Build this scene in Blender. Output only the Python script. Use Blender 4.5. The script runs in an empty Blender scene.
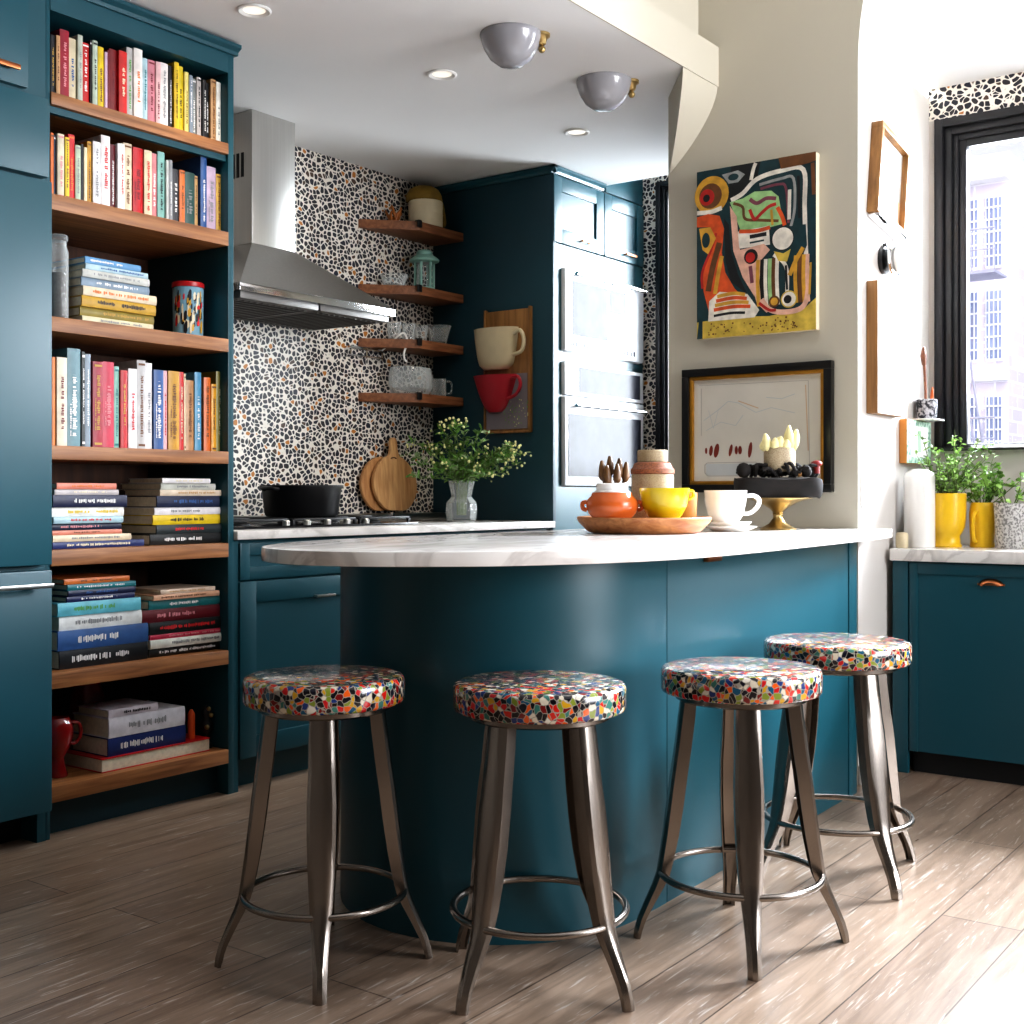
import bpy, bmesh, math, random
from mathutils import Vector, Matrix
C = bpy.context.scene.collection
random.seed(7)
PI = math.pi

# ------------------------------------------------------------------ colours and materials
def lin(c):
    return tuple(((v/255)/12.92 if v/255 <= .04045 else ((v/255+.055)/1.055)**2.4) for v in c)

def new_mat(name):
    m = bpy.data.materials.new(name); m.use_nodes = True
    return m, m.node_tree.nodes, m.node_tree.links, m.node_tree.nodes['Principled BSDF']

def ramp(nodes, stops, constant=False):
    r = nodes.new('ShaderNodeValToRGB')
    if constant: r.color_ramp.interpolation = 'CONSTANT'
    e = r.color_ramp.elements
    while len(e) < len(stops): e.new(0.5)
    for el, (p, c) in zip(e, stops):
        el.position = p; el.color = (*c, 1)
    return r

def coords(nodes, links, scale=(1,1,1), kind='Object', rot=(0,0,0)):
    tc = nodes.new('ShaderNodeTexCoord'); mp = nodes.new('ShaderNodeMapping')
    mp.inputs['Scale'].default_value = scale; mp.inputs['Rotation'].default_value = rot
    links.new(tc.outputs[kind], mp.inputs['Vector'])
    return mp.outputs['Vector']

def paint(name, rgb, rough=.5, metal=0., vary=.06, scale=6., coat=0., spec=.5, bump=0., emit=None):
    m, n, l, b = new_mat(name)
    c = lin(rgb)
    v = coords(n, l, (scale,)*3)
    no = n.new('ShaderNodeTexNoise'); no.inputs['Scale'].default_value = 1.; no.inputs['Detail'].default_value = 4
    l.new(v, no.inputs['Vector'])
    r = ramp(n, [(.3, tuple(x*(1-vary) for x in c)), (.7, tuple(min(1, x*(1+vary)) for x in c))])
    l.new(no.outputs['Fac'], r.inputs['Fac']); l.new(r.outputs['Color'], b.inputs['Base Color'])
    b.inputs['Roughness'].default_value = rough; b.inputs['Metallic'].default_value = metal
    b.inputs['Coat Weight'].default_value = coat; b.inputs['Specular IOR Level'].default_value = spec
    if bump:
        bp = n.new('ShaderNodeBump'); bp.inputs['Strength'].default_value = bump; bp.inputs['Distance'].default_value = .002
        no2 = n.new('ShaderNodeTexNoise'); no2.inputs['Scale'].default_value = 60/scale; l.new(v, no2.inputs['Vector'])
        l.new(no2.outputs['Fac'], bp.inputs['Height']); l.new(bp.outputs['Normal'], b.inputs['Normal'])
    if emit:
        b.inputs['Emission Color'].default_value = (*lin(emit[0]), 1); b.inputs['Emission Strength'].default_value = emit[1]
    return m

def wood(name, dark, light, scale=(3,40,40), rough=.45):
    m, n, l, b = new_mat(name)
    v = coords(n, l, scale)
    no = n.new('ShaderNodeTexNoise'); no.inputs['Scale'].default_value = 1; no.inputs['Detail'].default_value = 6
    no.inputs['Distortion'].default_value = .6
    l.new(v, no.inputs['Vector'])
    r = ramp(n, [(.3, lin(dark)), (.7, lin(light))])
    l.new(no.outputs['Fac'], r.inputs['Fac']); l.new(r.outputs['Color'], b.inputs['Base Color'])
    b.inputs['Roughness'].default_value = rough
    return m

def brushed(name, rgb, rough=.3, scale=(2,2,120)):
    m, n, l, b = new_mat(name)
    v = coords(n, l, scale)
    no = n.new('ShaderNodeTexNoise'); no.inputs['Scale'].default_value = 1; no.inputs['Detail'].default_value = 3
    l.new(v, no.inputs['Vector'])
    c = lin(rgb)
    r = ramp(n, [(.3, tuple(x*.92 for x in c)), (.7, c)])
    l.new(no.outputs['Fac'], r.inputs['Fac']); l.new(r.outputs['Color'], b.inputs['Base Color'])
    mr = n.new('ShaderNodeMapRange'); mr.inputs['To Min'].default_value = rough*.98; mr.inputs['To Max'].default_value = rough*1.03
    l.new(no.outputs['Fac'], mr.inputs['Value']); l.new(mr.outputs['Result'], b.inputs['Roughness'])
    b.inputs['Metallic'].default_value = 1
    return m

def glassy(name, white=.09):
    """clear pressed glass: mostly see-through, with a milky sparkle from the cut pattern"""
    m, n, l, b = new_mat(name)
    b.inputs['Base Color'].default_value = (*lin((232,238,238)), 1); b.inputs['Roughness'].default_value = .08; b.inputs['Specular IOR Level'].default_value = .9
    v = coords(n, l, (70,)*3)
    vo = n.new('ShaderNodeTexVoronoi'); vo.inputs['Scale'].default_value = 1; l.new(v, vo.inputs['Vector'])
    bp = n.new('ShaderNodeBump'); bp.inputs['Strength'].default_value = .5; bp.inputs['Distance'].default_value = .003
    l.new(vo.outputs['Distance'], bp.inputs['Height']); l.new(bp.outputs['Normal'], b.inputs['Normal'])
    tr = n.new('ShaderNodeBsdfTransparent'); mx = n.new('ShaderNodeMixShader'); lw = n.new('ShaderNodeLayerWeight'); lw.inputs['Blend'].default_value = .35
    mr = n.new('ShaderNodeMapRange'); mr.inputs['To Min'].default_value = white; mr.inputs['To Max'].default_value = .75
    l.new(lw.outputs['Facing'], mr.inputs['Value']); l.new(mr.outputs['Result'], mx.inputs['Fac'])
    l.new(tr.outputs[0], mx.inputs[1]); l.new(b.outputs[0], mx.inputs[2]); l.new(mx.outputs[0], n['Material Output'].inputs['Surface'])
    return m

def pane_mat(name):
    m, n, l, b = new_mat(name)
    out = n['Material Output']
    tr = n.new('ShaderNodeBsdfTransparent'); gl = n.new('ShaderNodeBsdfGlossy'); gl.inputs['Roughness'].default_value = .02
    fr = n.new('ShaderNodeFresnel'); fr.inputs['IOR'].default_value = 1.3
    mx = n.new('ShaderNodeMixShader'); l.new(fr.outputs['Fac'], mx.inputs['Fac'])
    l.new(tr.outputs[0], mx.inputs[1]); l.new(gl.outputs[0], mx.inputs[2]); l.new(mx.outputs[0], out.inputs['Surface'])
    return m

def pebble_wall(name):
    """dark pebbles in white grout with a few amber ones"""
    m, n, l, b = new_mat(name)
    v = coords(n, l, (.88,.88,1.0))
    no = n.new('ShaderNodeTexNoise'); no.inputs['Scale'].default_value = 22; no.inputs['Detail'].default_value = 1
    l.new(v, no.inputs['Vector'])
    mxv = n.new('ShaderNodeMix'); mxv.data_type = 'VECTOR'; mxv.inputs['Factor'].default_value = .022
    l.new(v, mxv.inputs['A']); l.new(no.outputs['Color'], mxv.inputs['B'])
    ve = n.new('ShaderNodeTexVoronoi'); ve.feature = 'DISTANCE_TO_EDGE'; ve.inputs['Scale'].default_value = 46; ve.inputs['Randomness'].default_value = .9
    vc = n.new('ShaderNodeTexVoronoi'); vc.inputs['Scale'].default_value = 46; vc.inputs['Randomness'].default_value = .9
    l.new(mxv.outputs['Result'], ve.inputs['Vector']); l.new(mxv.outputs['Result'], vc.inputs['Vector'])
    sp = n.new('ShaderNodeSeparateColor'); l.new(vc.outputs['Color'], sp.inputs[0])
    cells = ramp(n, [(0, lin((20,22,34))), (.35, lin((34,30,34))), (.6, lin((24,28,44))), (.80, lin((70,50,36))), (.86, lin((176,112,38))), (.91, lin((28,26,32)))], True)
    l.new(sp.outputs[0], cells.inputs['Fac'])
    edge = n.new('ShaderNodeMapRange'); edge.inputs['From Min'].default_value = .02; edge.inputs['From Max'].default_value = .075
    m1 = n.new('ShaderNodeMath'); m1.operation = 'SUBTRACT'; m1.inputs[1].default_value = .34; l.new(vc.outputs['Distance'], m1.inputs[0])
    m2 = n.new('ShaderNodeMath'); m2.operation = 'MAXIMUM'; m2.inputs[1].default_value = 0; l.new(m1.outputs[0], m2.inputs[0])
    m3 = n.new('ShaderNodeMath'); m3.operation = 'MULTIPLY'; m3.inputs[1].default_value = .38; l.new(m2.outputs[0], m3.inputs[0])
    m4 = n.new('ShaderNodeMath'); m4.operation = 'SUBTRACT'; l.new(ve.outputs['Distance'], m4.inputs[0]); l.new(m3.outputs[0], m4.inputs[1])
    l.new(m4.outputs[0], edge.inputs['Value'])
    mx = n.new('ShaderNodeMix'); mx.data_type = 'RGBA'
    l.new(edge.outputs['Result'], mx.inputs['Factor']); mx.inputs['A'].default_value = (*lin((226,220,210)), 1)
    l.new(cells.outputs['Color'], mx.inputs['B']); l.new(mx.outputs['Result'], b.inputs['Base Color'])
    b.inputs['Roughness'].default_value = .4
    bp = n.new('ShaderNodeBump'); bp.inputs['Strength'].default_value = .3; bp.inputs['Distance'].default_value = .003
    l.new(edge.outputs['Result'], bp.inputs['Height']); l.new(bp.outputs['Normal'], b.inputs['Normal'])
    return m

def seat_mosaic(name):
    m, n, l, b = new_mat(name)
    tc = n.new('ShaderNodeTexCoord'); oi = n.new('ShaderNodeObjectInfo')
    ad = n.new('ShaderNodeVectorMath'); ad.operation = 'ADD'
    l.new(tc.outputs['Object'], ad.inputs[0]); l.new(oi.outputs['Random'], ad.inputs[1])
    no = n.new('ShaderNodeTexNoise'); no.inputs['Scale'].default_value = 30; l.new(ad.outputs[0], no.inputs['Vector'])
    mxv = n.new('ShaderNodeMix'); mxv.data_type = 'VECTOR'; mxv.inputs['Factor'].default_value = .02
    l.new(ad.outputs[0], mxv.inputs['A']); l.new(no.outputs['Color'], mxv.inputs['B'])
    ve = n.new('ShaderNodeTexVoronoi'); ve.feature = 'DISTANCE_TO_EDGE'; ve.inputs['Scale'].default_value = 80; ve.inputs['Randomness'].default_value = .85
    vc = n.new('ShaderNodeTexVoronoi'); vc.inputs['Scale'].default_value = 80; vc.inputs['Randomness'].default_value = .85
    l.new(mxv.outputs['Result'], ve.inputs['Vector']); l.new(mxv.outputs['Result'], vc.inputs['Vector'])
    sp = n.new('ShaderNodeSeparateColor'); l.new(vc.outputs['Color'], sp.inputs[0])
    cols = [(14,14,22),(200,36,24),(226,96,26),(22,24,40),(222,212,192),(204,156,36),(120,26,26),(34,58,120),(18,16,20),(130,144,50),(20,18,24),(196,30,34),(60,120,110),(226,220,206),(22,22,30),(28,90,120)]
    cells = ramp(n, [(i/len(cols), lin(c)) for i, c in enumerate(cols)], True)
    l.new(sp.outputs[0], cells.inputs['Fac'])
    edge = n.new('ShaderNodeMapRange'); edge.inputs['From Min'].default_value = .03; edge.inputs['From Max'].default_value = .07
    l.new(ve.outputs['Distance'], edge.inputs['Value'])
    mx = n.new('ShaderNodeMix'); mx.data_type = 'RGBA'
    l.new(edge.outputs['Result'], mx.inputs['Factor']); mx.inputs['A'].default_value = (*lin((164,158,146)), 1)
    l.new(cells.outputs['Color'], mx.inputs['B']); l.new(mx.outputs['Result'], b.inputs['Base Color'])
    b.inputs['Roughness'].default_value = .16; b.inputs['Coat Weight'].default_value = .4; b.inputs['Coat Roughness'].default_value = .08
    return m

def marble(name):
    m, n, l, b = new_mat(name)
    v = coords(n, l, (1.2,3,3))
    no = n.new('ShaderNodeTexNoise'); no.inputs['Scale'].default_value = 1.6; no.inputs['Detail'].default_value = 8; no.inputs['Distortion'].default_value = 1.5
    l.new(v, no.inputs['Vector'])
    r = ramp(n, [(.40, lin((232,228,224))), (.5, lin((206,202,198))), (.54, lin((234,231,227))), (.8, lin((240,238,235)))])
    l.new(no.outputs['Fac'], r.inputs['Fac']); l.new(r.outputs['Color'], b.inputs['Base Color'])
    b.inputs['Roughness'].default_value = .14
    return m

def floor_mat(name):
    m, n, l, b = new_mat(name)
    v = coords(n, l, (1,1,1))
    br = n.new('ShaderNodeTexBrick')
    br.inputs['Scale'].default_value = 1; br.inputs['Brick Width'].default_value = 1.9; br.inputs['Row Height'].default_value = .19
    br.inputs['Mortar Size'].default_value = .0018; br.inputs['Mortar Smooth'].default_value = .1; br.offset = .37
    br.inputs['Color1'].default_value = (*lin((138,118,102)), 1); br.inputs['Color2'].default_value = (*lin((154,134,116)), 1)
    br.inputs['Mortar'].default_value = (*lin((70,56,46)), 1)
    l.new(v, br.inputs['Vector'])
    v2 = coords(n, l, (1.6,22,1))
    g = n.new('ShaderNodeTexNoise'); g.inputs['Scale'].default_value = 1; g.inputs['Detail'].default_value = 7; g.inputs['Roughness'].default_value = .65; g.inputs['Distortion'].default_value = 1.2
    l.new(v2, g.inputs['Vector'])
    gr = ramp(n, [(.35, (.62,.6,.58)), (.6, (1,1,1))])
    l.new(g.outputs['Fac'], gr.inputs['Fac'])
    mu = n.new('ShaderNodeMix'); mu.data_type = 'RGBA'; mu.blend_type = 'MULTIPLY'; mu.inputs['Factor'].default_value = 1
    l.new(br.outputs['Color'], mu.inputs['A']); l.new(gr.outputs['Color'], mu.inputs['B'])
    v3 = coords(n, l, (5,70,1))
    w = n.new('ShaderNodeTexNoise'); w.inputs['Scale'].default_value = 1; w.inputs['Detail'].default_value = 5; w.inputs['Distortion'].default_value = 2.
    l.new(v3, w.inputs['Vector'])
    wr = ramp(n, [(.60, (0,0,0)), (.70, (.55,.55,.55))])
    l.new(w.outputs['Fac'], wr.inputs['Fac'])
    mx = n.new('ShaderNodeMix'); mx.data_type = 'RGBA'
    l.new(wr.outputs['Color'], mx.inputs['Factor']); l.new(mu.outputs['Result'], mx.inputs['A']); mx.inputs['B'].default_value = (*lin((205,198,190)), 1)
    l.new(mx.outputs['Result'], b.inputs['Base Color'])
    rr = n.new('ShaderNodeMapRange'); rr.inputs['To Min'].default_value = .22; rr.inputs['To Max'].default_value = .4
    l.new(g.outputs['Fac'], rr.inputs['Value']); l.new(rr.outputs['Result'], b.inputs['Roughness'])
    bp = n.new('ShaderNodeBump'); bp.inputs['Strength'].default_value = .15; bp.inputs['Distance'].default_value = .002
    l.new(w.outputs['Fac'], bp.inputs['Height']); l.new(bp.outputs['Normal'], b.inputs['Normal'])
    return m

def cover_mat(name):
    m, n, l, b = new_mat(name)
    oi = n.new('ShaderNodeObjectInfo')
    v = coords(n, l, (30,30,30))
    no = n.new('ShaderNodeTexNoise'); no.inputs['Scale'].default_value = 1; no.inputs['Detail'].default_value = 4; l.new(v, no.inputs['Vector'])
    r = ramp(n, [(.25, (.72,.72,.72)), (.75, (1.05,1.05,1.05))]); l.new(no.outputs['Fac'], r.inputs['Fac'])
    mu = n.new('ShaderNodeMix'); mu.data_type = 'RGBA'; mu.blend_type = 'MULTIPLY'; mu.inputs['Factor'].default_value = 1
    l.new(oi.outputs['Color'], mu.inputs['A']); l.new(r.outputs['Color'], mu.inputs['B']); l.new(mu.outputs['Result'], b.inputs['Base Color'])
    b.inputs['Roughness'].default_value = .4
    return m

def speckle(name, base, dots, scale=120, rough=.6):
    m, n, l, b = new_mat(name)
    v = coords(n, l, (scale,)*3)
    no = n.new('ShaderNodeTexNoise'); no.inputs['Scale'].default_value = 1; no.inputs['Detail'].default_value = 2; l.new(v, no.inputs['Vector'])
    r = ramp(n, [(.4, lin(dots)), (.55, lin(base))]); l.new(no.outputs['Fac'], r.inputs['Fac'])
    l.new(r.outputs['Color'], b.inputs['Base Color']); b.inputs['Roughness'].default_value = rough
    return m

def brick_front(name):
    m, n, l, b = new_mat(name)
    v = coords(n, l, (1,1,1), rot=(PI/2,0,PI/2))
    tc = n.new('ShaderNodeTexCoord'); sx = n.new('ShaderNodeSeparateXYZ'); cx = n.new('ShaderNodeCombineXYZ')
    l.new(tc.outputs['Object'], sx.inputs[0]); ad = n.new('ShaderNodeMath'); l.new(sx.outputs['X'], ad.inputs[0]); l.new(sx.outputs['Y'], ad.inputs[1]); l.new(ad.outputs[0], cx.inputs['X']); l.new(sx.outputs['Z'], cx.inputs['Y'])
    br = n.new('ShaderNodeTexBrick'); br.inputs['Scale'].default_value = 1
    br.inputs['Brick Width'].default_value = .3; br.inputs['Row Height'].default_value = .1; br.inputs['Mortar Size'].default_value = .008
    br.inputs['Color1'].default_value = (*lin((190,182,200)), 1); br.inputs['Color2'].default_value = (*lin((206,196,208)), 1); br.inputs['Mortar'].default_value = (*lin((225,222,230)), 1)
    l.new(cx.outputs[0], br.inputs['Vector']); l.new(br.outputs['Color'], b.inputs['Base Color']); b.inputs['Roughness'].default_value = .9
    return m

M = dict(
 teal = paint('teal_paint', (20,74,86), .38, vary=.05, scale=2.5),
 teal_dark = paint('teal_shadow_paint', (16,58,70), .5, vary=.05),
 black = paint('black_recess', (10,11,13), .6),
 shelf_wood = wood('walnut_shelf', (120,74,40), (172,118,72), (4,60,60)),
 back_wood = wood('dark_wood_back', (62,34,18), (92,54,30), (30,30,3), .6),
 corner_wood = wood('corner_shelf_wood', (104,62,38), (150,98,64), (5,60,60)),
 board_wood = wood('cutting_board_wood', (176,126,80), (216,174,122), (50,50,4)),
 board_wood2 = wood('cutting_board_wood_worn', (156,106,64), (196,148,98), (50,50,4)),
 tray_wood = wood('tray_wood', (150,88,46), (206,146,92), (4,30,60), .4),
 frame_wood = wood('frame_wood', (112,76,38), (156,112,62), (40,40,3), .5),
 ceiling = paint('ceiling_paint', (226,226,226), .8, vary=.02, scale=1.5),
 wall_cream = paint('cream_wall_paint', (186,181,167), .8, vary=.02, scale=1.5, bump=.05),
 wall_dim = paint('taupe_wall_paint', (96,88,80), .85, vary=.03, scale=1.5),
 wall_white = paint('white_wall_paint', (196,192,187), .75, vary=.015, scale=1.5),
 pebble = pebble_wall('pebble_mosaic'),
 seat = seat_mosaic('stool_mosaic'),
 marble = marble('marble'),
 floor = floor_mat('cerused_oak_floor'),
 steel = brushed('brushed_steel', (196,194,190), .28, (120,120,2)),
 steel_dark = brushed('dark_steel_mesh', (110,108,106), .45, (60,60,60)),
 stool_steel = brushed('stool_steel', (150,143,136), .24, (30,30,3)),
 chrome = paint('chrome', (214,214,216), .12, 1., .02),
 brass = paint('brass', (176,152,104), .34, 1., .08, 20),
 copper = paint('copper', (176,110,72), .3, 1., .1, 30),
 iron = paint('cast_iron', (16,16,18), .45, 0, .1, 40),
 cooktop = paint('cooktop_enamel', (18,19,22), .2, 0, .05),
 winframe = paint('black_window_frame', (26,27,31), .35, 0, .05),
 pane = pane_mat('window_glass'),
 glass = glassy('cut_glass'),
 white_ceramic = paint('white_ceramic', (236,234,230), .2, 0, .02, coat=.3),
 cream_ceramic = paint('cream_ceramic', (206,192,160), .35, 0, .06, 12),
 orange_ceramic = paint('orange_ceramic', (198,96,40), .25, 0, .08, 12, coat=.3),
 yellow_ceramic = paint('yellow_ceramic', (204,180,16), .22, 0, .05, 12, coat=.3),
 yellow_glaze = paint('yellow_glaze', (232,188,40), .3, 0, .08, 14),
 tan_ceramic = paint('tan_ceramic', (190,140,84), .4, 0, .08, 14),
 mint = paint('mint_enamel', (134,176,164), .4, 0, .06, 14),
 mustard = paint('mustard_cloth', (132,104,34), .75, 0, .18, 20, bump=.4),
 grey_speckle = speckle('grey_speckled_ceramic', (206,204,200), (128,126,124)),
 beige_speckle = speckle('beige_speckled_stoneware', (176,162,136), (142,124,98), 380),
 rust_speckle = speckle('rust_glaze', (150,94,66), (112,66,46), 200),
 dark_wood = wood('charred_wood', (8,6,5), (24,17,14), (20,20,60), .85),
 petal = paint('cream_petal', (232,222,166), .5, 0, .1, 30),
 leaf = paint('leaf_green', (96,138,58), .5, 0, .35, 40),
 leaf2 = paint('bright_leaf_green', (156,198,104), .5, 0, .3, 40),
 sage = paint('sage_leaf', (120,140,96), .55, 0, .3, 40),
 blossom = paint('pale_blossom', (214,210,150), .6, 0, .15, 40),
 stem = paint('stem_green', (92,112,56), .6, 0, .15, 40),
 soil = paint('soil', (50,38,30), .9, 0, .2, 60),
 red_glass = paint('red_glaze', (140,18,20), .15, 0, .1, 10, coat=.4),
 orange_wax = paint('orange_wax', (216,84,24), .5, 0, .1, 10),
 pages = paint('page_edges', (222,212,190), .8, 0, .1, 90),
 cover = cover_mat('book_cover'),
 dome = paint('grey_white_enamel', (150,150,155), .18, 0, .02, coat=.4),
 lens = paint('downlight_lens', (250,246,236), .3, 0, .02, emit=((255,244,226), .6)),
 oven_white = paint('oven_white_enamel', (206,208,212), .35, 0, .01, coat=.3),
 oven_glass = paint('oven_door_glass', (40,42,52), .2, 0, .45, 9, spec=.06),
 linen = paint('canvas_edge', (216,204,178), .8, 0, .04, 40),
 paper = paint('picture_paper', (206,202,192), .8, 0, .05, 6),
 paper_white = paint('white_picture_paper', (186,184,178), .8, 0, .03, 6),
 frame_black = paint('black_lacquer_frame', (14,13,13), .35, 0, .05),
 gilt = paint('gilt_liner', (176,126,44), .35, .6, .12, 30),
 plate = paint('switch_plate', (236,236,234), .4, 0, .01),
 brickfront = brick_front('pale_brick_facade'),
 extwin = paint('street_window_glass', (120,130,165), .2, 0, .2, 2),
 extstone = paint('pale_stone', (226,224,226), .9, 0, .05, 2),
 extiron = paint('grey_railing', (150,150,170), .6, 0, .1, 2),
)
RGB = {'black':(20,20,24),'tan':(196,154,104),'crimson':(158,22,44),'cream':(226,214,184),'pale green':(190,204,178),'red':(204,30,34),'yellow':(232,200,36),'lilac':(206,184,206),'maroon':(110,22,36),'dark red':(130,30,28),'light grey':(196,196,194),'white':(236,234,232),'pale blue':(176,204,214),'pink':(216,140,146),'pale pink':(228,186,186),'pale yellow':(238,222,130),'blue grey':(140,158,172),'grey':(140,142,144),'orange':(222,120,50),'navy':(26,36,66),'mustard':(200,154,44),'mint':(140,190,178),'charcoal':(50,52,56),'dark green':(52,86,82),'blue':(48,92,152),'teal grey':(104,144,144),'raspberry':(204,44,76),'sky blue':(96,160,200),'amber':(236,168,32),'olive':(140,132,44),'salmon':(224,140,112),'dark blue':(26,50,108),'indigo':(32,42,92),'aqua':(110,192,204),'pale orange':(232,180,140),'pale grey':(206,206,206),'teal':(30,118,124),'gold':(190,150,60),'brown':(110,70,40),'purple':(110,60,120),'green':(90,160,70)}
LET = {}
def let_mat(c):
    if c not in LET: LET[c] = paint('spine_ink_'+c.replace(' ','_'), RGB[c], .5, 0, .05, 30)
    return LET[c]

# ------------------------------------------------------------------ mesh building helpers
class B:
    def __init__(s): s.bm = bmesh.new()
    def face(s, pts, mi=0):
        f = s.bm.faces.new([s.bm.verts.new(p) for p in pts]); f.material_index = mi; return f
    def merge(s, t, mi=None):
        me = bpy.data.meshes.new('tmp'); t.to_mesh(me); t.free()
        n0 = len(s.bm.faces); s.bm.from_mesh(me); bpy.data.meshes.remove(me)
        if mi is not None:
            s.bm.faces.ensure_lookup_table()
            for i in range(n0, len(s.bm.faces)): s.bm.faces[i].material_index = mi
    def box(s, x0, x1, y0, y1, z0, z1, bev=0, mi=0, mat=None, seg=2):
        t = bmesh.new(); bmesh.ops.create_cube(t, size=1)
        for v in t.verts: v.co = Vector(((x0+x1)/2+v.co.x*(x1-x0), (y0+y1)/2+v.co.y*(y1-y0), (z0+z1)/2+v.co.z*(z1-z0)))
        if bev: bmesh.ops.bevel(t, geom=t.edges[:], offset=min(bev, .45*min(abs(x1-x0), abs(y1-y0), abs(z1-z0))), segments=seg, profile=.6, affect='EDGES')
        if mat is not None: t.transform(mat)
        s.merge(t, mi); return s
    def lathe(s, cx, cy, prof, n=32, mi=0, mat=None, sx=1, sy=1):
        t = bmesh.new(); rings = []
        for r, z in prof:
            if r < 1e-6: rings.append([t.verts.new((cx, cy, z))])
            else: rings.append([t.verts.new((cx+sx*r*math.cos(2*PI*i/n), cy+sy*r*math.sin(2*PI*i/n), z)) for i in range(n)])
        for a, b in zip(rings, rings[1:]):
            for i in range(n):
                j = (i+1) % n
                if len(a) == 1 and len(b) == 1: continue
                if len(a) == 1: t.faces.new((a[0], b[i], b[j]))
                elif len(b) == 1: t.faces.new((a[i], a[j], b[0]))
                else: t.faces.new((a[i], a[j], b[j], b[i]))
        bmesh.ops.recalc_face_normals(t, faces=t.faces[:])
        if mat is not None: t.transform(mat)
        s.merge(t, mi); return s
    def tube(s, pts, r, n=8, mi=0, closed=False, flat=1.):
        t = bmesh.new(); pts = [Vector(p) for p in pts]; m = len(pts); rings = []
        rs = list(r) if isinstance(r, (list, tuple)) else [r]*m
        if not closed and 3 <= m <= 10:                 # round off the bends
            np_, nr = [], []
            for i in range(m-1):
                p0, p1, p2, p3 = pts[max(0, i-1)], pts[i], pts[i+1], pts[min(m-1, i+2)]
                for k in range(4):
                    u = k/4; np_.append(.5*((2*p1)+(p2-p0)*u+(2*p0-5*p1+4*p2-p3)*u*u+(3*p1-p0-3*p2+p3)*u**3)); nr.append(rs[i]*(1-u)+rs[i+1]*u)
            pts, rs = np_+[pts[-1]], nr+[rs[-1]]; m = len(pts)
        up = Vector((0,0,1)); prev = None
        for i, p in enumerate(pts):
            if closed: d = pts[(i+1) % m]-pts[i-1]
            else: d = pts[min(i+1, m-1)]-pts[max(i-1, 0)]
            d.normalize()
            if prev is None:
                a = d.cross(up if abs(d.z) < .95 else Vector((1,0,0))).normalized()
            else:
                a = (prev - d*prev.dot(d)).normalized()
            prev = a; b_ = d.cross(a)
            rings.append([t.verts.new(p + a*rs[i]*math.cos(2*PI*k/n) + b_*rs[i]*flat*math.sin(2*PI*k/n)) for k in range(n)])
        pairs = list(zip(rings, rings[1:])) + ([(rings[-1], rings[0])] if closed else [])
        for a, b_ in pairs:
            for k in range(n): t.faces.new((a[k], a[(k+1) % n], b_[(k+1) % n], b_[k]))
        if not closed: t.faces.new(rings[0][::-1]); t.faces.new(rings[-1])
        bmesh.ops.recalc_face_normals(t, faces=t.faces[:])
        s.merge(t, mi); return s
    def prism(s, poly, fn, a0, a1, mi=0, bev=0):
        """extrude a 2-D outline: fn(u, v, a) -> point"""
        t = bmesh.new()
        lo = [t.verts.new(fn(u, v, a0)) for u, v in poly]; hi = [t.verts.new(fn(u, v, a1)) for u, v in poly]
        n = len(poly); t.faces.new(lo[::-1]); t.faces.new(hi)
        for i in range(n): t.faces.new((lo[i], lo[(i+1) % n], hi[(i+1) % n], hi[i]))
        bmesh.ops.recalc_face_normals(t, faces=t.faces[:])
        if bev:
            ed = [e for e in t.edges if len(e.link_faces) == 2 and e.calc_face_angle(0) > .7]
            bmesh.ops.bevel(t, geom=ed, offset=bev, segments=2, profile=.6, affect='EDGES')
        s.merge(t, mi); return s
    def loft(s, rings, mi=0, cap=True):
        t = bmesh.new(); R = [[t.verts.new(p) for p in r] for r in rings]; n = len(R[0])
        for a, b_ in zip(R, R[1:]):
            for k in range(n): t.faces.new((a[k], a[(k+1) % n], b_[(k+1) % n], b_[k]))
        if cap: t.faces.new(R[0][::-1]); t.faces.new(R[-1])
        bmesh.ops.recalc_face_normals(t, faces=t.faces[:])
        s.merge(t, mi); return s
    def ball(s, c, r, sx=1, sy=1, sz=1, n=12, mi=0):
        t = bmesh.new(); bmesh.ops.create_uvsphere(t, u_segments=n, v_segments=max(6, n//2), radius=r)
        for v in t.verts: v.co = Vector((c[0]+v.co.x*sx, c[1]+v.co.y*sy, c[2]+v.co.z*sz))
        s.merge(t, mi); return s
    def leaf(s, p, d, ln, w, mi=0, nrm=None):
        d = Vector(d).normalized(); a = d.cross(nrm or Vector((random.uniform(-1,1), random.uniform(-1,1), 1.2)))
        if a.length < 1e-4: a = Vector((1,0,0))
        a.normalize(); u = d.cross(a)*ln*.12; p = Vector(p)
        s.face([p, p+d*ln*.35+a*w/2-u, p+d*ln*.75+a*w*.36-u, p+d*ln, p+d*ln*.75-a*w*.36-u, p+d*ln*.35-a*w/2-u], mi)

def obj(name, b, mats, parent=None, smooth=35, bevel=0):
    bm = b.bm
    if parent is not None:
        L = parent.location; bm.transform(Matrix.Translation(-L)) if 'wp' not in parent else bm.transform(Matrix.Translation(-Vector(parent['wp'])))
    bm.normal_update()
    for f in bm.faces: f.smooth = True
    lim = math.radians(smooth)
    for e in bm.edges:
        e.smooth = len(e.link_faces) == 2 and e.calc_face_angle(0) < lim
    me = bpy.data.meshes.new(name); bm.to_mesh(me); bm.free()
    for m in (mats if isinstance(mats, (list, tuple)) else [mats]): me.materials.append(m)
    o = bpy.data.objects.new(name, me); C.objects.link(o)
    if parent is not None: o.parent = parent
    return o

def sub(name, b, mats, part, thing_loc, **k):
    """a piece of a part: vertices given in world space, the part itself sits at its thing's origin"""
    b.bm.transform(Matrix.Translation(-Vector(thing_loc)))
    o = obj(name, b, mats, None, **k); o.parent = part; return o

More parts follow.
